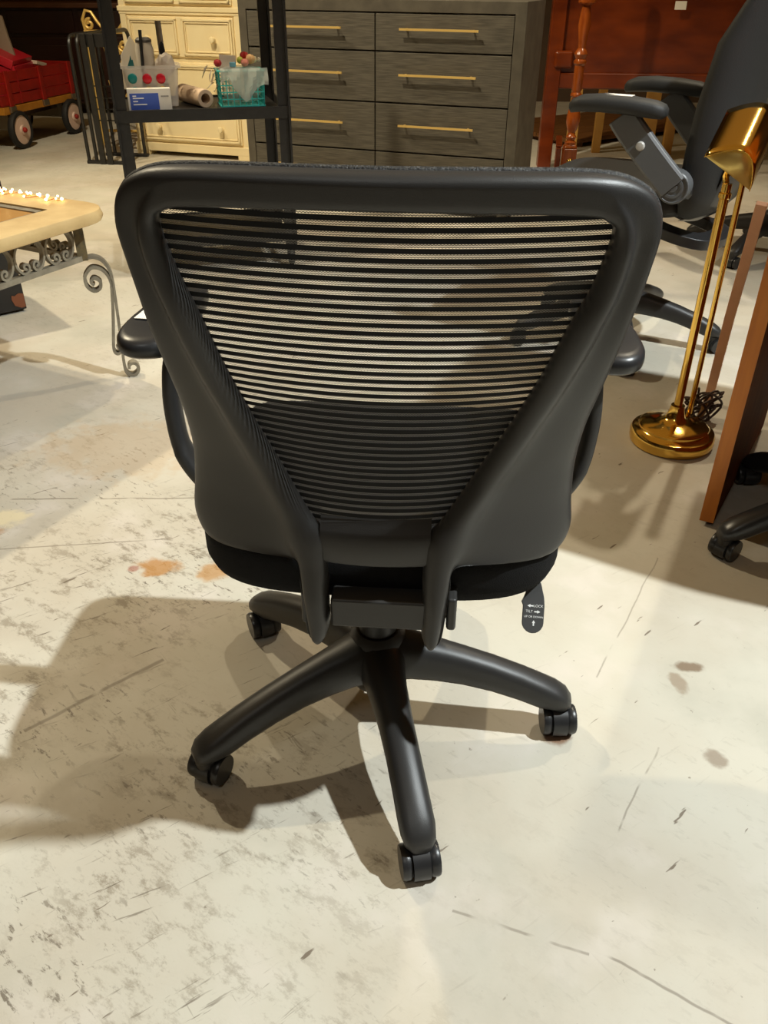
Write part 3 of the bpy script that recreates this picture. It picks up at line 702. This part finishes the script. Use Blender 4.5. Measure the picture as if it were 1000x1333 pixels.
bm = B(); tube(bm, cr(wp, 3), .0012, 5); mk('wire', bm, mat('copper_wire', (170, 110, 60), .4, .6), sl)
for k, p in enumerate(wp):
    bm = B(); bmesh.ops.create_icosphere(bm, subdivisions=1, radius=.0034 if k % 3 else .0048, matrix=Matrix.Translation(p + Vector((0, 0, .004)))); mk('bulb', bm, GLOW, sl)
# ------------------------------------------------------------------ DARK TRUNK
tk = thing('trunk', 'black painted wooden trunk with a chipped brown corner behind the stone table', 'trunk', (-1.385, 3.085, 0), radians(40))
bm = B(); box2(bm, (-.27, 0, .01), (0, .36, .40)); mk('body', bm, mat('black_paint_chipped', (30, 28, 26), .5, c2=(38, 34, 30), nscale=12), tk, bevel=.004)
bm = B(); box2(bm, (-.28, -.01, .402), (.01, .37, .48)); mk('lid', bm, mat('plum_black', (44, 24, 30), .5), tk, bevel=.004)
bm = B(); prism(bm, [(-.05, .055), (-.042, .03), (-.02, .018), (-.003, .02), (-.003, .07), (-.02, .074), (-.036, .066), (-.047, .07)], 0, .002); bmesh.ops.transform(bm, matrix=Matrix.Rotation(pi / 2, 4, 'X'), verts=bm.verts[:]); mk('chipped_corner', bm, mat('bare_wood', (128, 74, 44), .7), tk)
# ------------------------------------------------------------------ RED WAGON
WD = Vector((.225, .974, 0)).normalized(); wg_a = math.atan2(WD.y, WD.x)
WO = (-2.73, 6.46, 0)
wg = thing('toy_wagon', 'red wooden stake-sided toy wagon with white wheels at the far left', 'wagon', WO, wg_a)
WL, WW = 1.02, .44
bm = B(); box2(bm, (0, 0, .235), (WL, WW, .285)); mk('bed', bm, YELLOWW, wg, bevel=.004)
for (y, nm) in ((.004, 'n'), (WW - .022, 'f')):
    for k in range(3):
        bm = B(); box2(bm, (.0, y, .292 + k * .073), (WL, y + .018, .358 + k * .073)); mk('side_slat', bm, RED, wg, bevel=.003)
    for x in (.10, .52, .92):
        bm = B(); box2(bm, (x - .022, y + (-.014 if nm == 'n' else .018), .25), (x + .022, y + (0 if nm == 'n' else .032), .512)); st = mk('stake', bm, RED, wg, bevel=.003)
        bm = B(); box2(bm, (x - .035, y + (-.019 if nm == 'n' else .03), .245), (x + .035, y + (-.0 if nm == 'n' else .036), .285)); mk('bracket', bm, STEEL, st, bevel=.002)
for x in (.0, WL - .018):
    for k in range(3):
        bm = B(); box2(bm, (x, .03, .292 + k * .073), (x + .018, WW - .03, .358 + k * .073)); mk('end_slat', bm, RED, wg, bevel=.003)
HUBW = mat('wagon_wheel_white', (214, 186, 170), .45)
for x in (.13, .84):
    for y, s in ((-.01, -1), (WW + .01, 1)):
        bm = B(); lathe(bm, [(.098, -.022), (.12, -.022), (.127, -.012), (.127, .012), (.12, .022), (.098, .022), (.098, -.022)], 36, Matrix.Translation((x, y, .127)) @ Matrix.Rotation(pi / 2, 4, 'X')); wh = mk('wheel', bm, RUBBER, wg)
        bm = B(); lathe(bm, [(0, -.02), (.10, -.014), (.10, .014), (.07, .018), (.035, .018), (.03, .03), (0, .03)], 36, Matrix.Translation((x, y, .127)) @ Matrix.Rotation(pi / 2 if s < 0 else -pi / 2, 4, 'X')); mk('wheel_disc', bm, HUBW, wh)
        bm = B(); lathe(bm, [(0, .02), (.018, .03), (.018, .042), (.012, .05), (0, .052)], 14, Matrix.Translation((x, y, .127)) @ Matrix.Rotation(pi / 2 if s < 0 else -pi / 2, 4, 'X')); mk('hub_cap', bm, RED, wh)
    bm = B(); tube(bm, [(x, .0, .127), (x, .2, .127), (x, WW, .127)], .008, 8); box2(bm, (x - .03, .05, .127), (x + .03, WW - .05, .236)); mk('axle', bm, STEEL, wg)
bm = B(); box2(bm, (.2, .1, .19), (.8, WW - .1, .234)); mk('undercarriage', bm, DARKWOOD, wg)
WM = Matrix.Translation(WO) @ Matrix.Rotation(wg_a, 4, 'Z')
def onw(x, y, z): return WM @ Vector((x, y, z))
rb = thing('toy_chest', 'open red toy box tilted inside the wagon with a dark inside', 'box', onw(.40, .17, .29), wg_a + radians(15))
bm = B()
for a, b in (((-.2, -.12, 0), (.2, -.11, .24)), ((-.2, .11, 0), (.2, .12, .24)), ((-.2, -.12, 0), (-.19, .12, .24)), ((.19, -.12, 0), (.2, .12, .24)), ((-.2, -.12, 0), (.2, .12, .01))): box2(bm, a, b)
REDB = mat('bright_red', (196, 34, 48), .4)
mk('tray', bm, REDB, rb, bevel=.003)
bm = B(); box2(bm, (-.21, -.02, -.01), (.21, .22, .05)); bmesh.ops.transform(bm, matrix=Matrix.Translation((0, -.08, .235)) @ Matrix.Rotation(radians(24), 4, 'X'), verts=bm.verts[:]); mk('lid', bm, REDB, rb, bevel=.003)
bm = B(); prism(bm, [(-.05, 0), (.06, 0), (.035, .28), (.03, .40), (-.03, .42), (-.075, .36)], -.012, .012); bmesh.ops.transform(bm, matrix=Matrix.Translation((-2.76, 6.86, .44)) @ Matrix.Rotation(radians(-6), 4, 'Z') @ Matrix.Rotation(radians(80), 4, 'X') @ Matrix.Rotation(radians(10), 4, 'Z'), verts=bm.verts[:])
tag(mk('grey_board', bm, mat('grey_board_paint', (150, 134, 116), .6), bevel=.003), 'grey pointed board leaning up out of the wagon behind the red box', 'board')
bm = B(); box2(bm, (-.04, -.03, 0), (.04, .03, .03)); bmesh.ops.transform(bm, matrix=WM @ Matrix.Translation((.12, .25, .73)) @ Matrix.Rotation(radians(-20), 4, 'Y'), verts=bm.verts[:])
bm2 = B(); box(bm2, (0, 0, 0), (.13, .10, .025), Matrix.Rotation(radians(12), 3, 'Y')); o = tag(mk('white_box', bm2, mat('off_white_card', (222, 206, 184), .6), bevel=.003), 'small off-white carton lying on top at the back of the wagon', 'carton'); o.location = onw(.68, .12, .515); o.rotation_euler = (.1, 0, wg_a)
bm.free()
# ------------------------------------------------------------------ FOLDED BLACK RACKS AND GOLD SCROLL STAND
def uframe(x, y0, y1, h, r_=.06):
    pts = [Vector((x, y0, .012))]
    for i in range(7): t = pi - pi / 2 * i / 6; pts.append(Vector((x, y0 + r_ + r_ * cos(t), h - r_ + r_ * sin(t))))
    for i in range(7): t = pi / 2 - pi / 2 * i / 6; pts.append(Vector((x, y1 - r_ + r_ * cos(t), h - r_ + r_ * sin(t))))
    pts.append(Vector((x, y1, .012))); return pts
rk = thing('folding_rack', 'folded black tubular metal rack standing left of the shelf cart', 'rack', (-1.93, 6.02, 0), radians(-8))
for k, (x, h) in enumerate(((-.02, .76), (.035, .765), (.09, .77), (.26, .785))):
    bm = B(); pts = uframe(x - .09, .0, .30, h); tube(bm, pts[:1] + pts[1:-1] + pts[-1:], .0125, 8); mk('tube_frame', bm, BLACKM, rk)
for y in (.0, .30):
    bm = B(); box2(bm, (-.12, y - .02, 0), (.19, y + .02, .02)); mk('foot_bar', bm, BLACKM, rk, bevel=.003)
for x in (.0, .055):
    bm = B(); box2(bm, (x - .02, -.03, .0), (x + .018, -.014, .775)); mk('flat_bar', bm, BLACKM, rk, bevel=.003)
bm = B(); box2(bm, (-.02, -.012, .70), (.19, .0, .775)); mk('top_plate', bm, BLACKM, rk, bevel=.003)
for z in (.25, .32, .39, .46):
    bm = B(); tube(bm, [(-.10, .15, z), (.05, .15, z), (.18, .15, z)], .004, 6); mk('cross_wire', bm, BLACKM, rk)
gs = thing('gold_scroll_stand', 'gold painted scrollwork metal stand behind the black folded rack', 'stand', (-1.98, 6.75, 0), radians(-5))
def gtube(nm, pts, r_=.011):
    bm = B(); tube(bm, [(p[0], 0, p[1]) for p in pts], r_, 8, up=Vector((0, 1, 0))); mk(nm, bm, GOLDP, gs)
GOLDP = mat('gold_paint', (226, 188, 104), .4, .35)
for x in (-.17, .17): gtube('upright', [(x, .0), (x, .4), (x, .745)], .010)
gtube('rail', [(-.18, .745), (0, .745), (.18, .745)], .012); gtube('rail', [(-.17, .10), (0, .10), (.17, .10)], .010)
for x, s in ((-.09, 1), (.13, -1)):
    gtube('top_scroll', [(p[0], p[1]) for p in [(x - .08 * s, .755), (x - .09 * s, .82), (x - .06 * s, .875), (x - .02 * s, .865), (x + .02 * s, .80), (x + .06 * s, .755)]])
    gtube('top_scroll', spiral((x - .045 * s, .79), .035, .010, 1.2, 1.3))
for z, s in ((.66, 1), (.55, -1), (.44, 1), (.33, -1)):
    for x in (-.01, .09):
        gtube('scroll', [(x - .03 * s, z - .055)] + spiral((x, z), .040, .008, pi if s > 0 else 0, 1.4 * s))
# ------------------------------------------------------------------ DARK SIDEBOARD BEHIND THE WAGON
sd = thing('sideboard', 'dark mahogany cabinet against the back behind the wagon', 'cabinet', (-3.05, 8.25, 0), radians(6))
bm = B(); box2(bm, (-.85, .02, .10), (.95, .5, .84)); mk('carcass', bm, DARKWOOD, sd, bevel=.004)
bm = B(); box2(bm, (-.9, -.02, .84), (1.0, .53, .88)); mk('top', bm, mat('worn_wood_top', (104, 66, 34), .4, c2=(84, 48, 24), nscale=6), sd, bevel=.006)
for x0 in (-.84, -.24, .36):
    bm = B(); box2(bm, (x0 + .01, 0, .13), (x0 + .57, .02, .62)); dd = mk('door', bm, DARKWOOD, sd, bevel=.005)
    bm = B(); box2(bm, (x0 + .07, -.008, .19), (x0 + .51, .0, .56)); mk('door_panel', bm, DARKWOOD, dd, bevel=.005)
    bm = B(); box2(bm, (x0 + .01, 0, .65), (x0 + .57, .02, .82)); mk('drawer', bm, DARKWOOD, sd, bevel=.005)
for x in (-.8, .9):
    for y in (.05, .45):
        bm = B(); box2(bm, (x - .03, y - .03, 0), (x + .03, y + .03, .10)); mk('foot', bm, DARKWOOD, sd)
# ------------------------------------------------------------------ DESK ON THE RIGHT
DD = Vector((.45, .893, 0)).normalized()
dk = thing('desk', 'orange-brown wooden desk with a panel leg at the right edge', 'desk', (.755, 1.637, 0), math.atan2(DD.y, DD.x))
# local +x runs along the side panel away from the camera, local -y to the right
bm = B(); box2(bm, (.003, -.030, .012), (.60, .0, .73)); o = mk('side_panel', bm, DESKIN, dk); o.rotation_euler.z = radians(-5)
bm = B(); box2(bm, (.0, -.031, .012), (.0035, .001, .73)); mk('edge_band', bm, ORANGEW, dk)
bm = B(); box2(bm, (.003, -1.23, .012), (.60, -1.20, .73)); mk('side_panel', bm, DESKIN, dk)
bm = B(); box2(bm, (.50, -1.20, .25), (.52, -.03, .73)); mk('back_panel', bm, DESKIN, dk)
bm = B(); box2(bm, (-.15, -1.28, .731), (.64, .0, .76)); mk('desktop', bm, ORANGEW, dk, bevel=.003)
for y in (-.015, -1.215):
    for x in (.03, .57):
        bm = B(); lathe(bm, [(0, 0), (.012, 0), (.012, .012), (0, .012)], 12, Matrix.Translation((x, y, 0))); mk('glide', bm, RUBBER, dk)
DKM = Matrix.Translation((.755, 1.637, 0)) @ Matrix.Rotation(math.atan2(DD.y, DD.x), 4, 'Z')
hu = thing('shade_hutch', 'unseen shelf hutch added on the desk top to shade the floor beside it', 'hutch', DKM @ Vector((.12, -.02, .761)), math.atan2(DD.y, DD.x))  # out of view, added to widen the desk's cast shadow on the floor
for x0, x1 in ((0, .02), (.48, .50)):
    bm = B(); box2(bm, (x0, -1.2, 0), (x1, 0, .46)) if x0 else box2(bm, (x0, -.02, 0), (.50, 0, .46)); mk('panel', bm, ORANGEW, hu)
for z in (.22, .44):
    bm = B(); box2(bm, (0, -1.2, z), (.48, -.02, z + .02)); mk('shelf', bm, ORANGEW, hu)
bm = B(); box2(bm, (0, -1.22, 0), (.50, -1.2, .46)); mk('panel', bm, ORANGEW, hu)
# pale slat leaning on the desk
bm = B(); bar(bm, [Vector((1.0, 2.32, .004)), Vector((.935, 2.16, .33)), Vector((.872, 1.99, .66))], .026, .014, up=Vector((-.4, -.8, .3)))
tag(mk('leaning_batten', bm, mat('pale_pink_wood', (236, 182, 140), .5, c2=(222, 166, 126), nscale=8), bevel=.001), 'pale pinkish wooden batten leaning beside the desk panel behind the brass lamp', 'batten')
# ------------------------------------------------------------------ BRASS LAMP
LX, LY = .808, 2.058
lm = thing('floor_lamp', 'polished brass reading floor lamp with a curved hood shade beside the desk', 'lamp', (LX, LY, 0))
bm = B(); lathe(bm, [(0, 0), (.108, 0), (.113, .004), (.115, .012), (.115, .030), (.111, .038), (.098, .042), (.094, .046), (.094, .052), (.086, .058), (.05, .064), (.036, .069), (.026, .078), (.021, .095), (.0185, .108), (.0185, .112), (0, .112)], 48); mk('base', bm, BRASS, lm)
bm = B(); tube(bm, [(0, 0, .10), (0, 0, .4), (0, 0, .69)], .0115, 16); lathe(bm, [(.0115, .655), (.015, .658), (.015, .668), (.0115, .671)], 16); mk('pole', bm, BRASS, lm)
bm = B(); tube(bm, [(.075, .095, .02), (.075, .095, .35), (.075, .095, .69)], .0075, 12); mk('slim_pole', bm, BRASS, lm)
# hood: bell profile swept along an axis rising away from the camera
hd = Vector((.45, .81, .36)).normalized(); sd_ = Vector((.92, 0, -.40)); sd_ = (sd_ - hd * sd_.dot(hd)).normalized(); upv = sd_.cross(hd).normalized()
def hood(nm, o0, ln, w_, hgt, par, sc1=1.0, m=BRASS):
    bm = B(); rings = []
    for k in range(9):
        t = k / 8; f = 1 + (sc1 - 1) * t; ring = []
        for i in range(25):
            a = -1 + 2 * i / 24; flare = abs(a) ** 3 * .012
            x = w_ / 2 * a * f; z = hgt * (cos(a * pi / 2) ** .9 if abs(a) < 1 else 0) * f + (abs(a) > .8) * 0
            dip = 0   # the front edge sweeps back at the sides
            ring.append(Vector(o0) + hd * (ln * t + dip) + sd_ * x + upv * z)
        rings.append(ring)
    loft(bm, rings, closed=False); return mk(nm, bm, m, par, solid=.0022, ang=60)
sh = hood('lamp_shade', (-.010, -.01, .712), .215, .135, .066, lm)
bm = B(); vs = []
for i in range(25):
    a = -1 + 2 * i / 24; vs.append(bm.verts.new(Vector((-.010, -.01, .712)) + hd * .006 + sd_ * (.0655 * a) + upv * (.064 * (cos(a * pi / 2) ** .9 if abs(a) < 1 else 0))))
bm.faces.new(vs); mk('end_cap', bm, mat('pale_brass', (232, 206, 124), .35, .6), sh, solid=.002)
bm = B(); tube(bm, [(0, 0, .68), Vector((0, .02, .70)), Vector((.03, .06, .745)), Vector((.05, .10, .78))], .008, 10); mk('swivel_arm', bm, BRASS, sh)
bm = B(); lathe(bm, [(0, 0), (.018, 0), (.02, .03), (.024, .05), (.03, .085), (.024, .105), (0, .112)], 18, axis_to(hd, Vector((.02, .05, .722)))); mk('bulb', bm, mat('frosted_bulb', (232, 226, 206), .4), sh)
bm = B()
cd = [Vector((.085, .115, .03))]
for k in range(7):
    a0_ = k * 2.4; c = Vector((.125, .135, .03 + .012 * (k % 3)))
    for i in range(6): t = a0_ + i * 1.05; cd.append(c + Vector((.055 * cos(t) * (1 if i % 2 else .35), .03 * sin(t), .035 * sin(t * 1.3 + k) + .01)))
for p in cd: p.z = max(p.z, .006)
tube(bm, cr(cd, 4), .0035, 6); co = mk('power_cord', bm, mat('brown_cord', (56, 34, 24), .5), lm)
bm = B(); tube(bm, [(.118, .12, .018), (.124, .118, .04), (.126, .125, .062)], .009, 8, flat=.7); mk('cord_tie', bm, mat('tan_tie', (196, 150, 96), .6), co)
# ------------------------------------------------------------------ EXECUTIVE CHAIR ON THE RIGHT
def exec_chair(name, label, loc, rz):
    ex = thing(name, label, 'chair', loc, rz)
    star_base(ex, .35, radians(-95) - rz, PLASTIC, [200, 130, 60, 20, 290], colz=.475)
    def sr(z, sx, sy): return [Vector((sx * math.copysign(abs(cos(t)) ** .55, cos(t)), .03 + sy * math.copysign(abs(sin(t)) ** .55, sin(t)), z)) for t in [2 * pi * k / 40 for k in range(40)]]
    bm = B(); loft(bm, [sr(.475, .20, .20), sr(.48, .24, .235), sr(.50, .255, .25), sr(.535, .255, .25), sr(.56, .235, .23), sr(.57, .17, .17), sr(.572, .08, .08)]); mk('seat', bm, SMOKE, ex, ang=80)
    bm = B(); rings = []
    for z, y, w_, th in ((.47, -.225, .15, .03), (.49, -.235, .21, .09), (.56, -.245, .24, .13), (.68, -.255, .255, .14), (.80, -.265, .26, .14), (.95, -.285, .26, .13), (1.10, -.345, .25, .085), (1.22, -.385, .23, .075), (1.27, -.405, .19, .05), (1.285, -.41, .12, .02)):
        rings.append([Vector((w_ * math.copysign(abs(cos(t)) ** .6, cos(t)), y + th / 2 * math.copysign(abs(sin(t)) ** .8, sin(t)) + .05 * (w_ * cos(t) / .25) ** 2 * .8, z)) for t in [2 * pi * k / 32 for k in range(32)]])
    loft(bm, rings); bk2 = mk('backrest', bm, SMOKE, ex, ang=80)
    bm = B()   # hard outer shell on the lower back
    rings = []
    for z, y, w_ in ((.44, -.20, .05), (.47, -.25, .12), (.52, -.295, .17), (.60, -.325, .19), (.68, -.335, .185), (.72, -.33, .15)):
        rings.append([Vector((w_ * cos(t), y + .022 * sin(t) + .03 * (cos(t)) ** 2, z)) for t in [2 * pi * k / 28 for k in range(28)]])
    loft(bm, rings); mk('back_shell', bm, PLASTIC2, bk2, ang=80)
    bm = B(); pts = cr([(-.12, -.04, .465), (-.135, -.14, .425), (-.11, -.255, .40), (0, -.30, .40), (.11, -.255, .40), (.135, -.14, .425), (.12, -.04, .465)], 5); bar(bm, pts, .062, .034); mk('back_bracket', bm, PLASTIC2, ex, bevel=.004)
    for s in (-1, 1):
        bm = B(); pts = cr([(s * .285, -.18, .585), (s * .288, -.11, .65), (s * .29, -.03, .73), (s * .29, .0, .765)], 4)
        rings = []
        for p, t, N_, Bn in frames(pts, Vector((s, 0, 0))):
            rings.append([p + Vector((s, 0, 0)) * .016 * a + Vector((s, 0, 0)).cross(t).normalized() * .042 * b for a, b in ((1, .8), (.6, 1), (-.6, 1), (-1, .8), (-1, -.8), (-.6, -1), (.6, -1), (1, -.8))])
        loft(bm, rings); arm = mk('arm_support', bm, GREYP, ex, bevel=.003)
        bm = B(); M = axis_to((s, 0, 0), (s * .262, -.18, .585)); lathe(bm, [(0, -.02), (.046, -.02), (.046, .03), (.043, .034), (.040, .034), (.038, .031), (.030, .031), (.029, .034), (.022, .034), (.021, .031), (.013, .031), (.012, .034), (0, .034)], 28, M); mk('pivot_cap', bm, GREYP, arm)
        bm = B(); lathe(bm, [(0, 0), (.013, 0), (.013, .004), (.010, .008), (0, .009)], 16, axis_to((s, 0, 0), (s * .305, -.07, .69))); mk('arm_button', bm, mat('light_grey', (186, 184, 178), .4), arm)
        bm = B(); tube(bm, [(s * .262, -.18, .585), (s * .20, -.22, .56), (s * .12, -.255, .55)], .028, 10); mk('arm_root', bm, PLASTIC2, arm)
        bm = B(); rings = []
        for y, w_, th, z in ((-.125, .020, .020, .781), (-.116, .032, .038, .781), (-.09, .040, .046, .785), (-.02, .044, .048, .791), (.06, .044, .048, .793), (.12, .040, .046, .789), (.148, .030, .038, .781), (.157, .014, .020, .779)):
            rings.append([Vector((s * .29 + w_ * math.copysign(abs(cos(t)) ** .7, cos(t)), y + .0, z + th / 2 * math.copysign(abs(sin(t)) ** .7, sin(t)))) for t in [2 * pi * k / 20 for k in range(20)]])
        loft(bm, rings); pd_ = mk('armrest', bm, SMOKE, ex, ang=80)
        if s < 0:
            bm = B(); box(bm, (s * .287, .02, .8155), (.038, .085, .0012)); mk('price_sticker', bm, WHITE, pd_)
    return ex
ex = exec_chair('executive_chair', 'black high-backed executive chair with padded arms facing left, behind the brass lamp', (.82, 2.86, 0), radians(60.6))
e2 = copy_tree(ex); e2.name = 'executive_chair'; e2.location = (1.80, 3.95, 0); e2.rotation_euler = (0, 0, radians(20)); e2['label'] = 'second black chair further back at the right edge, only its back showing'
# third chair, only a leg and casters reach into the frame
bc = thing('swivel_chair', 'black swivel chair pushed under the desk, one glossy leg and caster showing', 'chair', (1.07, 1.545, 0), radians(-30))
star_base(bc, .31, radians(187.6 + 30), PLASTIC2, [250, 250, 150, 60, 300], colz=.40)
bm = B(); loft(bm, [[Vector((p[0], p[1], z)) for p in rrect(w_, w_, w_ * .3, 6)] for z, w_ in ((.40, .30), (.41, .40), (.43, .44), (.47, .44), (.485, .40), (.488, .25))]); mk('seat', bm, FABRIC, bc)
bm = B(); loft(bm, [[Vector((p[0], p[1] - .24, z)) for p in rrect(w_, .05, .02, 4)] for z, w_ in ((.52, .2), (.53, .36), (.62, .40), (.74, .38), (.82, .34), (.835, .2))]); mk('backrest', bm, FABRIC, bc)
bm = B(); bar(bm, [(0, -.05, .40), (0, -.2, .395), (0, -.255, .42), (0, -.262, .60)], .05, .012, up=Vector((0, 0, 1))); mk('back_bracket', bm, PLASTIC2, bc)
# ------------------------------------------------------------------ BED PARTS BEHIND
bd = thing('wooden_bed', 'glossy mahogany bed end panel with a rail, behind the executive chair', 'bed', (1.05, 6.0, 0), radians(-3))
bm = B(); box2(bm, (.0, .02, .56), (1.9, .06, 1.45)); mk('end_panel', bm, MAHOG, bd, bevel=.004)
bm = B(); box2(bm, (-.02, .0, .48), (1.92, .075, .575)); mk('bottom_rail', bm, MAHOG, bd, bevel=.012)
for x in (-.02, 1.86):
    bm = B(); box2(bm, (x, -.005, 0), (x + .09, .085, 1.5)); mk('corner_post', bm, MAHOG, bd, bevel=.006)
bm = B(); box2(bm, (.02, -.03, .60), (.14, .02, .70)); mk('corner_block', bm, MAHOG, bd, bevel=.02, seg=4)
tag(rod_ := mk('price_tag', (lambda b: (box(b, (0, 0, 0), (.07, .002, .045)), b)[1])(B()), WHITE), 'white paper price tag hanging on the mahogany bed end', 'tag'); rod_.location = (1.80, 5.93, .95)
# turned post standing in front of it
tpst = thing('turned_post', 'slender turned cherry wood bed post with a square foot and brass bolt cap', 'post', (1.135, 5.5, 0))
bm = B(); lathe(bm, [(0, .225), (.034, .225), (.034, .24), (.022, .25), (.030, .262), (.033, .27), (.024, .28), (.021, .295), (.030, .31), (.040, .35), (.041, .38), (.030, .44), (.024, .47), (.024, .485), (.034, .495), (.034, .505), (.025, .515), (.030, .53), (.028, .64), (.028, .655), (.038, .668), (.038, .68), (.028, .69), (.036, .705), (.040, .715), (.034, .73), (.022, .745), (.024, .78), (.036, .86), (.030, .92), (.024, .95), (.024, .96), (.05, .972), (.05, .985), (.026, .998), (.024, 1.3), (.03, 1.4), (.02, 1.45), (0, 1.46)], 24, Matrix.Translation((.0, 0, 0))); mk('turned_shaft', bm, CHERRY, tpst)
bm = B(); box2(bm, (-.04, -.04, .0), (.04, .04, .205)); 
loft(bm, [[Vector((p[0], p[1], z)) for p in rrect(w_, w_, .008, 3)] for z, w_ in ((.205, .08), (.218, .074), (.228, .06))]); mk('square_foot', bm, CHERRY, tpst, bevel=.005)
bm = B(); lathe(bm, [(0, 0), (.018, 0), (.018, .004), (.012, .008), (.014, .014), (.008, .02), (0, .021)], 18, axis_to((-.15, -1, 0), (.0, -.04, .135))); mk('bolt_cap', bm, BRASS, tpst)
sr_ = thing('side_rail', 'dark cherry wood rail standing on edge beside the turned post', 'rail', (1.075, 5.53, 0), radians(80))
bm = B(); box2(bm, (.0, -.015, .0), (.42, .015, .20)); mk('rail_board', bm, MAHOG, sr_, bevel=.004)
bm = B(); box2(bm, (.02, -.02, .203), (.40, .02, .213)); mk('rail_cap', bm, MAHOG, sr_, bevel=.003)
pl = thing('wood_platform', 'low brown wooden platform of boards on the floor behind the executive chair', 'platform', (1.42, 6.75, 0), radians(36))
for k in range(5):
    bm = B(); box2(bm, (0, k * .2 + .003, .03), (2.2, k * .2 + .197, .06)); mk('board', bm, mat('brown_board', (120, 78, 36), .5, c2=(96, 58, 24), nscale=5, stretch=(1, 12, 1)) if k == 0 else bpy.data.materials['brown_board'], pl, bevel=.002)
for x in (.05, 1.1, 2.1):
    bm = B(); box2(bm, (x, .01, 0), (x + .06, .99, .029)); mk('bearer', bm, bpy.data.materials['brown_board'], pl)
for k, (x, y, w_, h_) in enumerate(((1.33, 6.58, .075, .60), (1.52, 6.56, .06, .60), (1.85, 6.5, .10, .62), (2.02, 6.5, .07, .62))):
    bm = B(); box2(bm, (x, y, .0), (x + w_, y + .04, h_)) 
    tag(mk('pine_plank', bm, mat('pine', (206, 156, 76), .5, c2=(186, 130, 56), nscale=5), bevel=.003), ['leftmost', 'second from left', 'third from left', 'rightmost'][k] + ' of the four yellow pine planks upright below the mahogany bed end', 'plank', 'pine planks behind the bed end')
